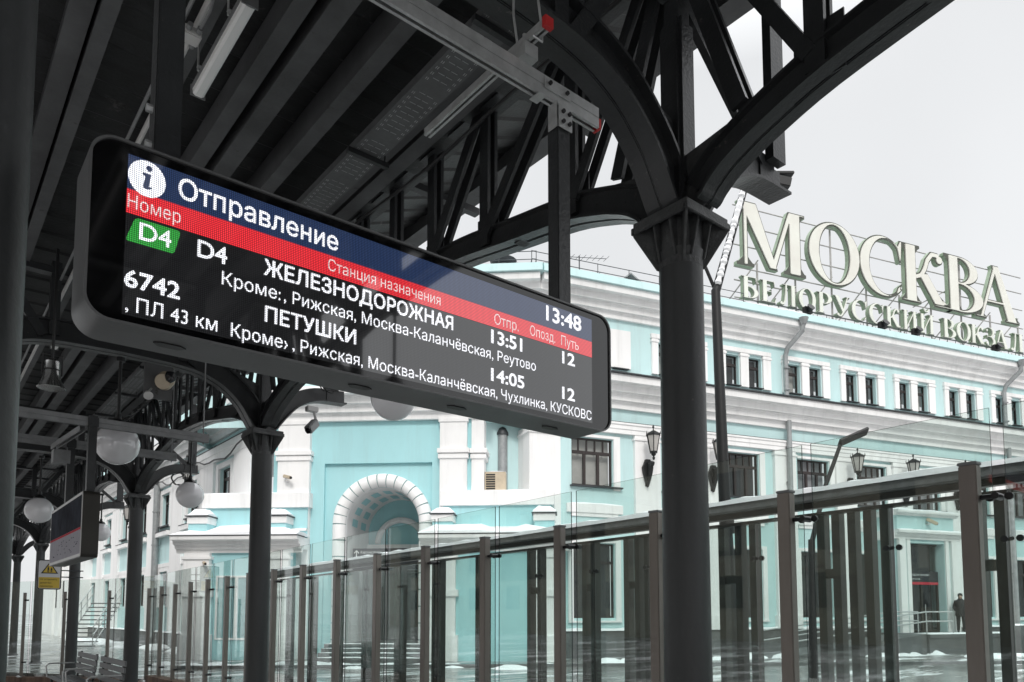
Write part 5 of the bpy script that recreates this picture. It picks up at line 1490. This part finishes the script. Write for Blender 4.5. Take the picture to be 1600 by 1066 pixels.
g = MB(); g.box(4.18, 4.34, 9.52, 9.62, 4.40, 4.47); obj("mount", g, WHITEP, r, bevel=0.006)
g = MB(); g.tube([(4.30,9.57,4.40),(4.32,9.56,4.28),(4.26,9.56,4.25)], 0.022, 8); obj("arm", g, WHITEP, r)
g = MB(); g.bar((4.32,9.56,4.26), (4.16,9.46,4.10), 0.10, 0.11); obj("body", g, GALVD, r, bevel=0.012)
g = MB(); g.tube([(4.185,9.475,4.125),(4.155,9.455,4.093)], 0.042, 12); obj("lens", g, LENSM, r)
def wall_cam(lab, base, out, aim, big=0.3):
    r = thing("security_camera", lab, "camera", tuple(base), "security cameras on the station")
    g = MB(); g.tube([base, base+out*0.18, base+out*0.22+Vector((0,0,0.12))], 0.035, 8); obj("arm", g, WHITEP, r)
    g = MB(); a = base+out*0.18+Vector((0,0,0.16)); g.bar(a-aim*big*0.4, a+aim*big, big*0.42, big*0.42); obj("body", g, BEIGEP, r, bevel=0.02)
    g = MB(); g.tube([a+aim*big, a+aim*(big+0.03)], big*0.17, 10); obj("lens", g, LENSM, r)
wall_cam("beige bullet camera high on the pavilion's left white pilaster", P(-3.45,0.22,6.65), P.n, (P.d*0.8+P.n*0.5+Vector((0,0,-0.25))).normalized())
wall_cam("beige camera on the porch parapet above the glass door", A(19.5,1.2,5.75), A.n, (A.d*0.6+A.n*0.6+Vector((0,0,-0.5))).normalized(), 0.36)
wall_cam("small camera under the left wing's snowy ledge", P(-6.2,0.97,3.3), P.n, (P.d*0.6+P.n*0.8+Vector((0,0,-0.2))).normalized(), 0.25)
wall_cam("camera at the corner of the left wing's parapet", P(-6.75,0.3,5.9), P.n, (P.d*-0.5+P.n*0.8+Vector((0,0,-0.3))).normalized(), 0.28)
r = thing("air_conditioner", "beige air conditioner box on the snowy terrace beside the pavilion pilaster", "air conditioner", tuple(P(4.6,-0.3,6.2)))
g = MB(); g.box(4.15, 4.95, -0.6, -0.1, 6.24, 6.98, fr=P); obj("case", g, BEIGEP, r, bevel=0.02)
g = MB()
for k in range(7): g.box(4.2, 4.55, -0.1, -0.085, 6.3+0.09*k, 6.35+0.09*k, fr=P)
obj("grille", g, BLACKM, r)
g = MB(); snow_strip(g, P, 4.15, 4.95, -0.6, -0.1, 6.98, 0.05, 0.2, seed=40); obj("snow", g, SNOW, r, smooth=True)
r = thing("vent_duct", "grey round-topped duct against the aqua wall right of the pavilion", "duct", tuple(P(4.7,-0.9,6.2)))
g = MB(); g.tube([P(4.75,-1.0,6.2), P(4.75,-1.0,8.6)], 0.2, 14); obj("duct", g, PIPE, r, smooth=True)
g = MB(); g.lathe([(0.24,0),(0.24,0.08),(0.14,0.28),(0.03,0.34)], P(4.75,-1.0,8.6), 14); obj("cowl", g, FLASH, r, smooth=True)

# ------------------------------------------------------------------ wayfinding board in the arch
r = thing("wayfinding_board", "dark wayfinding board with white arrows across the arched entrance", "sign", tuple(P(0.5,-1.0,3.5)))
g = MB(); g.box(-1.1, 1.62, -0.75, -0.65, 3.28, 4.12, fr=P); obj("panel", g, DARKS, r)
pt = lambda x, z: P(x, -0.643, z)
def arrow(mb, x, z, h):
    for a, b in (((x,z),(x,z+h)), ((x,z+h),(x-0.09,z+h-0.11)), ((x,z+h),(x+0.09,z+h-0.11))):
        mb.bar(pt(*a), pt(*b), 0.006, 0.035, (P.d.x, P.d.y, 0.4))
g = MB(); arrow(g, -0.95, 3.78, 0.26); arrow(g, 0.75, 3.78, 0.26); obj("arrows", g, PRINTW, r)
text_on("Аэроэкспресс", -0.8, 0.05, 3.92, 0.10, pt, PRINTW, r); text_on("Московское метро", -0.8, -0.1, 3.72, 0.08, pt, PRINTW, r); text_on("Выход в город", -0.8, 0.0, 3.54, 0.08, pt, PRINTW, r)
text_on("Пригородные поезда", 0.9, 1.55, 3.9, 0.09, pt, PRINTW, r)
pa = lambda x, z: A(x, n1-0.293, z)
text_on("Вход на вокзал", 18.6, 19.9, 3.34, 0.12, pa, PRINTW, dr if False else sb); text_on("Entrance", 18.6, 19.3, 3.16, 0.09, pa, PRINTW, sb)

# ------------------------------------------------------------------ glass fences
FZ = lambda y: 0.02-0.0135*(y-6.0)
fence = thing("glass_fence", "tall glass fence on square bronze posts along the platform edge", "fence", (5.0, 8, 0))
ys = [1.66+1.222*k for k in range(-3, 17)]
pts_f = [(5.0, y) for y in ys] + [(4.42,23.1), (3.55,24.5), (2.72,25.78), (2.25,26.48), (1.3,27.7), (0.0,29.1)]
ww = 0.10
for i, (x, y) in enumerate(pts_f):
    z = FZ(y); g = MB(); g.box(x-0.04, x+0.04, y-ww/2, y+ww/2, z, z+2.42); g.box(x-0.10, x+0.10, y-0.11, y+0.11, z, z+0.025)
    p = obj("post", g, BRONZE, fence, bevel=0.006)
    g = MB(); g.box(x-0.044, x+0.044, y-ww/2-0.004, y+ww/2+0.004, z+2.421, z+2.44); obj("cap", g, GALVD, p, bevel=0.004)
    for dz in (2.22, 0.42):
        g = MB()
        g.tube([(x+0.01,y-ww/2,z+dz),(x+0.01,y-ww/2-0.10,z+dz)], 0.016, 8); g.tube([(x-0.02,y-ww/2-0.085,z+dz),(x+0.09,y-ww/2-0.085,z+dz)], 0.022, 10)
        for o in (-0.05, 0.05): g.tube([(x+0.055,y-ww/2-0.085+o,z+dz),(x+0.075,y-ww/2-0.085+o,z+dz)], 0.024, 10)
        obj("spider_fixing", g, BLACKM, p, smooth=True)
for i in range(len(pts_f)-1):
    (x0, y0), (x1, y1) = pts_f[i], pts_f[i+1]; d = Vector((x1-x0, y1-y0, 0)); l = d.length; d.normalize()
    o = Vector((0.07, 0, 0)); sh = -(ww/2+0.085)
    a = Vector((x0,y0,0))+d*(0.035+sh)+o; b = Vector((x1,y1,0))+d*(-0.035+sh)+o
    g = MB(); za, zb = FZ(y0), FZ(y1)
    nrm = Vector((d.y, -d.x, 0))*0.005
    vs = [a-nrm+Vector((0,0,za+0.08)), b-nrm+Vector((0,0,zb+0.08)), b-nrm+Vector((0,0,zb+2.775)), a-nrm+Vector((0,0,za+2.775))]
    vs += [v+nrm*2 for v in vs]
    g.add(vs, [(0,1,2,3), (7,6,5,4)], 0); g.add(vs, [(0,4,5,1),(1,5,6,2),(2,6,7,3),(3,7,4,0)], 1)
    obj("glass_panel", g, [GLASS, GEDGE], fence)
curb = MB(); 
cl = [(5.0,-8.0),(5.0,20.65),(4.42,23.1),(3.1,25.2),(1.9,27.0),(-1.5,30.6)]
for (xa, ya), (xb, yb) in zip(cl, cl[1:]):
    curb.bar((xa,ya,(PZ-0.2+FZ(ya)-0.004)/2), (xb,yb,(PZ-0.2+FZ(yb)-0.004)/2), 0.30, FZ(ya)-0.004-PZ+0.2)
obj("curb", curb, CURB, fence)
g = MB()
for (x, y) in pts_f:
    if y > 3: snow_strip(g, Frame((x, y), (0,1)), -0.2, 0.2, -0.11, 0.02, FZ(y), 0.03, 0.1, seed=int(y*3))
obj("snow", g, SNOW, fence, smooth=True)

# far fence of the stairway exit
X2 = 7.6
FZ2 = lambda y: 0.0-0.0135*(y-6.0)
f2 = thing("stairway_fence", "second glass fence of slim dark posts under a snow-topped beam", "fence", (X2, 8, 0))
clusters = [(-1.6,-1.42), (-0.2,-0.02), (1.05,1.22), (2.28,2.46), (3.29,3.455,3.62,3.79,3.955), (4.78,4.97,5.2), (6.36,6.53,6.72), (7.35,7.52), (8.5,8.74)] + [(9.9+1.35*k, 10.1+1.35*k) for k in range(8)]
ys2 = [c[0] for c in clusters]
for c in clusters:
    y = c[0]; z = FZ2(y)
    for q in c:
        g = MB(); g.box(X2-0.06, X2+0.06, q-0.042, q+0.042, SZ, z+2.62); p = obj("slim_post", g, BRONZED, f2)
    g = MB(); g.box(X2-0.045, X2+0.045, c[-2]+0.043, c[-1]-0.043, z+1.93, z+2.03); obj("spreader", g, BRONZED, f2)
    g = MB()
    for dz in (2.2, 0.55):
        g.tube([(X2-0.16,y-0.12,z+dz),(X2-0.06,y-0.03,z+dz)], 0.018, 8)
        for o in (-0.18, -0.06): g.tube([(X2-0.17,y+o,z+dz),(X2-0.15,y+o,z+dz)], 0.03, 10)
    obj("fixing", g, BLACKM, f2)
for y, y2 in zip(ys2, ys2[1:]):
    g = MB(); a, b = y-0.10, y2-0.14; g.box(X2-0.152, X2-0.14, a, b, 0.05, FZ2(y)+2.60); obj("glass_panel", g, GLASS2, f2)
y = ys2[0]-0.4; y2 = 21.0
g = MB(); g.bar((X2,y,FZ2(y)+2.825), (X2,y2,FZ2(y2)+2.825), 0.20, 0.11); obj("beam", g, GALVD, f2, bevel=0.02)
g = MB(); g.bar((X2,y,FZ2(y)+2.735), (X2,y2,FZ2(y2)+2.735), 0.10, 0.065); g.bar((X2-0.06,y,FZ2(y)+2.628), (X2-0.06,y2,FZ2(y2)+2.628), 0.08, 0.035); obj("lower_rail", g, BRONZED, f2)
g = MB(); k = 90; vs = []; fs = []; rnd = random.Random(5)
for i in range(k+1):
    yy = y+(y2-y)*i/k; zz = FZ2(yy)+2.881
    hh = 0.05+0.03*rnd.random()
    vs += [(X2-0.12,yy,zz-0.012), (X2-0.10,yy,zz+hh*0.7), (X2,yy,zz+hh), (X2+0.10,yy,zz+hh*0.7), (X2+0.12,yy,zz-0.012)]
for i in range(k):
    for j in range(4): fs.append((i*5+j, i*5+j+1, i*5+6+j, i*5+5+j))
g.add(vs, fs); obj("snow", g, SNOW, f2, smooth=True)
# ramp railing by the porch
r = thing("ramp_railing", "grey tubular handrails beside the snowy entrance ramp", "railing", tuple(A(14,3.3,0)))
g = MB()
for n in (3.3, 1.6):
    for dz in (0.55, 0.95): g.tube([A(9.0,n,SZ+0.05+dz), A(16.6,n,0.7+dz), A(18.2,n,0.7+dz)], 0.03, 8)
    for s in (9.0, 10.9, 12.8, 14.7, 16.6, 18.2):
        z = SZ+(0.7-SZ)*max(0, min(1, (s-8.5)/8.1)); g.tube([A(s,n,z), A(s,n,z+0.98)], 0.026, 8)
obj("rails", g, GALV, r, smooth=True)
r = thing("stair_flight", "open metal stairs with railings against the far wing, at far left", "stairs", (7.5, 41.5, SZ))
g = MB()
SF = Frame((6.0, 43.0), (0.8, -0.6))
for k in range(11): g.box(0, 1.5, -0.3+0.26*k-3.0, -0.3+0.26*k-2.72, SZ+2.3-0.22*k-0.06, SZ+2.3-0.22*k, fr=SF)
obj("treads", g, GALVD, r)
g = MB()
for s in (0.0, 1.5):
    for dz in (0.0, 0.5, 0.95): g.tube([SF(s,-3.2,SZ+2.3+dz), SF(s,-0.4,SZ+0.1+dz)], 0.03, 6)
    for k in range(6): g.tube([SF(s,-3.2+0.56*k,SZ+2.3-0.44*k), SF(s,-3.2+0.56*k,SZ+3.25-0.44*k)], 0.025, 6)
obj("railing", g, GALV, r)

# ------------------------------------------------------------------ street lamp, mast
r = thing("street_lamp", "black slanted street lamp with flat head behind the glass fence", "street lamp", (19.2, 10.0, SZ))
g = MB(); g.tube([(19.0,10.3,SZ),(19.05,10.25,3.6)], [0.11,0.09], 10); g.tube([(19.05,10.25,3.5),(19.36,9.98,5.05),(19.72,9.66,6.30)], [0.07,0.06,0.05], 10); obj("pole", g, IRON, r, smooth=True)
g = MB(); g.bar((19.66,9.7,6.26), (20.3,9.2,6.62), 0.30, 0.09, (0.3,0.3,0.9)); obj("head", g, IRON, r, bevel=0.02)
r = thing("lighting_mast", "dark mast with kinked snow-dusted arm in front of the station", "mast", (10.35, 7.02, SZ))
g = MB(); g.tube([(10.42,6.98,SZ),(10.33,7.05,3.8),(10.28,7.09,7.02)], [0.125,0.095,0.075], 14); g.lathe([(0.12,2.9),(0.12,3.45)], (10.36,7.03,0), 14); obj("pole", g, IRON, r, smooth=True)
g = MB(); g.tube([(10.28,7.09,6.98),(10.72,6.73,8.95)], [0.075,0.06], 12); g.tube([(10.28,7.09,7.0),(10.10,7.2,7.5)], 0.03, 8); obj("arm", g, IRON, r, smooth=True)
g = MB(); rnd = random.Random(3); a = Vector((10.30,7.05,7.06)); b = Vector((10.72,6.71,8.95)); k = 60
off = Vector((-0.045,-0.02,0.03))
g.tube([a+(b-a)*(i/k)+off*(0.85+0.3*rnd.random()) for i in range(k+1)], [0.035+0.03*rnd.random() for i in range(k+1)], 6); obj("snow", g, SNOW, r)
g = MB(); g.bar((10.80,6.66,8.93), (11.25,6.30,8.80), 0.42, 0.16, (0,0,1)); g.bar((10.62,6.80,9.0), (11.3,6.24,9.0), 0.30, 0.05); obj("lamp_head", g, IRON, r, bevel=0.01)

# ------------------------------------------------------------------ information board, warning sign, benches
r = thing("information_board", "hanging double-sided information board with dark map and red stripe, left background", "sign", (1.48, 10.0, 2.2))
IX, IY0, IY1, IZ0, IZ1 = 1.42, 8.92, 11.1, 2.195, 2.91
g = MB(); rp2 = rrect(IY0, IY1, IZ0, IZ1, 0.05, 6); g.prism(rp2, lambda y, z, x: Vector((x, y, z)), IX, IX+0.16); obj("housing", g, BRONZED, r)
g = MB(); g.prism(rrect(IY0+0.01, IY1-0.01, IZ0+0.01, IZ1-0.01, 0.04, 6), lambda y, z, x: Vector((x, y, z)), IX-0.006, IX-0.001); obj("frame", g, WHITEP, r)
def ipanel(nm, y0, y1, z0, z1, m, k=1):
    g = MB(); x = IX-0.006-0.002*k; g.quad((x,y0,z0),(x,y1,z0),(x,y1,z1),(x,y0,z1)); return obj(nm, g, m, r)
ipanel("map_print", IY0+0.04, IY1-0.04, 2.52, IZ1-0.04, SIGNG); ipanel("stripe", IY0+0.04, IY1-0.04, 2.495, 2.519, SIGNR); ipanel("legend_print", IY0+0.04, IY1-0.04, IZ0+0.04, 2.494, SIGNL)
rnd = random.Random(9); g = MB(); x = IX-0.011
for q in range(26):
    y = IY0+0.15+rnd.random()*1.8; z = IZ0+0.08+rnd.random()*0.18; g.quad((x,y,z),(x,y+0.07,z),(x,y+0.07,z+0.007),(x,y,z+0.007))
obj("small_print", g, SIGNG, r)
fr2 = thing("board_hanger", "grey steel rails and dark posts that hang the information board", "frame", (1.48, 9.6, 3.65))
for y in (9.0, 10.35):
    g = MB(); strut(g, (-1.0,y,3.70), (2.71,y,3.70), 0.05, 0.05); strut(g, (-1.0,y,3.648), (2.71,y,3.648), 0.05, 0.05); obj("rail", g, GALVD, fr2)
    g = MB(); g.box(1.45, 1.53, y-0.045, y+0.045, 2.912, 3.74); g.box(1.44, 1.54, y-0.055, y+0.055, 3.62, 3.72); obj("post", g, STEEL, fr2)
    g = MB(); g.tube([(2.65,y,3.6),(2.65,y,5.5)], 0.008, 6); g.tube([(0.5,y,3.6),(0.5,y,5.5)], 0.008, 6); obj("rod", g, GALVD, fr2)
g = MB(); strut(g, (1.40,9.03,3.60), (1.30,10.3,3.60), 0.06, 0.06); g.box(1.30, 1.48, 10.28, 10.45, 3.42, 3.58); obj("cross_rail", g, GALVD, fr2)

ws = thing("warning_sign", "white and yellow warning sign with a triangle of two walking figures, on the far column", "sign", (3.0, 23.3, 2.25))
WY = 23.22
g = MB(); g.prism(rrect(2.70, 3.26, 2.23, 3.03, 0.06, 6), lambda x, z, y: Vector((x, y, z)), WY, WY+0.02); obj("plate", g, SIGNW, ws)
g = MB(); o = rrect(2.70,3.26,2.23,3.03,0.06,6); i_ = rrect(2.725,3.235,2.255,3.005,0.045,6); n = len(o)
g.add([Vector((x,WY-0.004,z)) for x, z in o+i_], [(k,(k+1)%n,n+(k+1)%n,n+k) for k in range(n)]); obj("border", g, BLACKM, ws)
def wsh(nm, pts, k, m):
    g = MB(); g.add([Vector((x,WY-0.003*k,z)) for x, z in pts], [tuple(range(len(pts)))]); return obj(nm, g, m, ws)
wsh("triangle", [(2.78,2.66),(3.18,2.66),(2.98,2.98)], 2, BLACKM); wsh("triangle_field", [(2.825,2.685),(3.135,2.685),(2.98,2.935)], 3, YEL)
g = MB()
for x, h in ((2.945,0.15), (3.02,0.12)):
    y = WY-0.012
    g.box(x-0.018, x+0.018, y, y+0.001, 2.70+h*0.4, 2.70+h*0.8); g.box(x-0.018, x-0.004, y, y+0.001, 2.695, 2.70+h*0.4); g.box(x+0.004, x+0.018, y, y+0.001, 2.695, 2.70+h*0.4); g.box(x-0.012, x+0.012, y, y+0.001, 2.70+h*0.83, 2.70+h)
obj("walking_figures", g, BLACKM, ws)
wsh("yellow_panel", [(2.74,2.27),(3.22,2.27),(3.22,2.56),(2.74,2.56)], 2, YEL)
wt = lambda x, z: Vector((x, WY-0.010, z))
text_on("Не оставляйте", 2.77, 3.16, 2.48, 0.045, wt, BLACKM, ws); text_on("детей без", 2.77, 3.03, 2.39, 0.045, wt, BLACKM, ws); text_on("присмотра", 2.77, 3.06, 2.30, 0.045, wt, BLACKM, ws)
g = MB()
for z in (2.74, 2.56): g.box(3.2, 3.78, WY+0.021, WY+0.04, z, z+0.03); g.lathe([(0.15,0),(0.15,0.03)], (3.6,23.43,z), 20)
obj("bands", g, FLASH, ws)

def make_bench():
    r = thing("slatted_bench", "", "bench", (0,0,PZ), "grey slatted benches on the platform")
    g = MB()
    for k in range(4): g.box(-0.88, 0.88, 0.02+0.11*k, 0.11+0.11*k, 0.43, 0.46)
    obj("seat", g, BENCHM, r, bevel=0.006)
    g = MB()
    for k in range(4): g.box(-0.88, 0.88, 0.46+0.012*k, 0.485+0.012*k, 0.5+0.10*k, 0.585+0.10*k)
    obj("backrest", g, BENCHM, r, bevel=0.006)
    for s in (-0.7, 0.7):
        g = MB(); g.box(s-0.03, s+0.03, 0.05, 0.09, 0, 0.43); g.box(s-0.03, s+0.03, 0.42, 0.46, 0, 0.43); g.bar((s,0.47,0.43),(s,0.53,0.9),0.05,0.03,(0,1,0)); obj("leg", g, IRON, r)
    for s in (-0.9, 0.9):
        g = MB(); g.tube([(s,0.45,0.68),(s,0.05,0.68),(s,0.0,0.64),(s,0.02,0.44)], 0.015, 6); obj("armrest", g, GALV, r, smooth=True)
    return r
bn = make_bench()
place(bn, (2.05, 14.95, PZ), "grey slatted bench at lower left, the farther of the pair", True, R(-90)); place(bn, (2.08, 13.05, PZ), "grey slatted bench next to the second column, the nearer of the pair", False, R(-90))

# ------------------------------------------------------------------ person by the porch
r = thing("person", "person in black coat, hood and dark trousers standing on the entrance terrace", "person", tuple(A(20.80,1.75,0.7)))
me = bpy.data.meshes.new("body")
J = {'pel':(0,0,0.92,0.17),'sp':(0,0.01,1.15,0.185),'ch':(0,0,1.36,0.19),'nk':(0,0.01,1.52,0.075),'hd':(0,0.02,1.64,0.095),'tp':(0,0.01,1.74,0.07),
     'lh':(-0.10,0,0.84,0.115),'lk':(-0.11,0.02,0.48,0.085),'la':(-0.11,-0.01,0.09,0.06),'lt':(-0.12,0.15,0.04,0.045),
     'rh':(0.10,0,0.84,0.115),'rk':(0.11,0.03,0.48,0.085),'ra':(0.12,0.0,0.09,0.06),'rt':(0.14,0.16,0.04,0.045),
     'ls':(-0.20,0,1.42,0.085),'le':(-0.26,0.0,1.14,0.075),'lw':(-0.20,0.16,0.98,0.05),'rs':(0.20,0,1.42,0.085),'re':(0.26,0.0,1.14,0.075),'rw':(0.20,0.16,0.98,0.05)}
names = list(J); E = [('pel','sp'),('sp','ch'),('ch','nk'),('nk','hd'),('hd','tp'),('pel','lh'),('lh','lk'),('lk','la'),('la','lt'),('pel','rh'),('rh','rk'),('rk','ra'),('ra','rt'),('ch','ls'),('ls','le'),('le','lw'),('ch','rs'),('rs','re'),('re','rw')]
rot = Matrix.Rotation(math.atan2(A.n.y, A.n.x)-pi/2+R(-50), 3, 'Z')
me.from_pydata([rot @ Vector(J[n][:3]) for n in names], [(names.index(a), names.index(b)) for a, b in E], [])
bo = bpy.data.objects.new("body", me); COL.objects.link(bo)
mod = bo.modifiers.new("skin", 'SKIN')
for i, n in enumerate(names): me.skin_vertices[0].data[i].radius = (J[n][3], J[n][3])
me.skin_vertices[0].data[0].use_root = True
ss = bo.modifiers.new("sub", 'SUBSURF'); ss.levels = 2; ss.render_levels = 2
bpy.context.view_layer.update()
m2 = bpy.data.meshes.new_from_object(bo.evaluated_get(bpy.context.evaluated_depsgraph_get()))
bpy.data.objects.remove(bo)
m2.materials.clear(); m2.materials.append(COAT); m2.name = "body"
for p in m2.polygons: p.use_smooth = True
bo = bpy.data.objects.new("body", m2); COL.objects.link(bo); bo.parent = r
pl = world_loc(r)
g = MB(); c0 = pl+rot@Vector((0,0.075,1.645)); g.lathe([(0.03,-0.09),(0.062,-0.05),(0.07,0),(0.06,0.05),(0.03,0.07)], c0, 12); g.tube([c0+rot@Vector((0,0.06,0.0)), c0+rot@Vector((0,0.09,-0.02))], [0.012,0.018], 6); obj("face", g, SKIN, r, smooth=True)
g = MB(); g.lathe([(0.10,0.0),(0.105,0.06),(0.085,0.12),(0.03,0.15)], pl+rot@Vector((0,0.015,1.67)), 14); g.lathe([(0.12,-0.12),(0.13,-0.05),(0.09,0.0)], pl+rot@Vector((0,-0.02,1.56)), 14); obj("hood", g, COAT, r, smooth=True)
g = MB(); g.lathe([(0.21,0.74),(0.235,0.80),(0.215,1.05),(0.225,1.3),(0.17,1.46),(0.08,1.53)], pl, 18); obj("coat", g, COAT, r, smooth=True)
for s in (-1, 1):
    g = MB(); c0 = pl+rot@Vector((s*0.19,0.20,0.95))
    g.tube([c0+rot@Vector((0,-0.04,0.03)), c0+rot@Vector((0,0.03,0))], [0.035,0.042], 8)
    for q in range(4): g.tube([c0+rot@Vector((0.024*(q-1.5),0.03,0)), c0+rot@Vector((0.024*(q-1.5),0.075+0.008*(q in (1,2)),-0.025)), c0+rot@Vector((0.022*(q-1.5),0.08,-0.06))], [0.011,0.01,0.008], 6)
    g.tube([c0+rot@Vector((-s*0.035,0.0,0)), c0+rot@Vector((-s*0.065,0.05,-0.02))], [0.012,0.009], 6)
    obj("hand", g, COAT, r, smooth=True)

bpy.data.objects.remove(fobj)
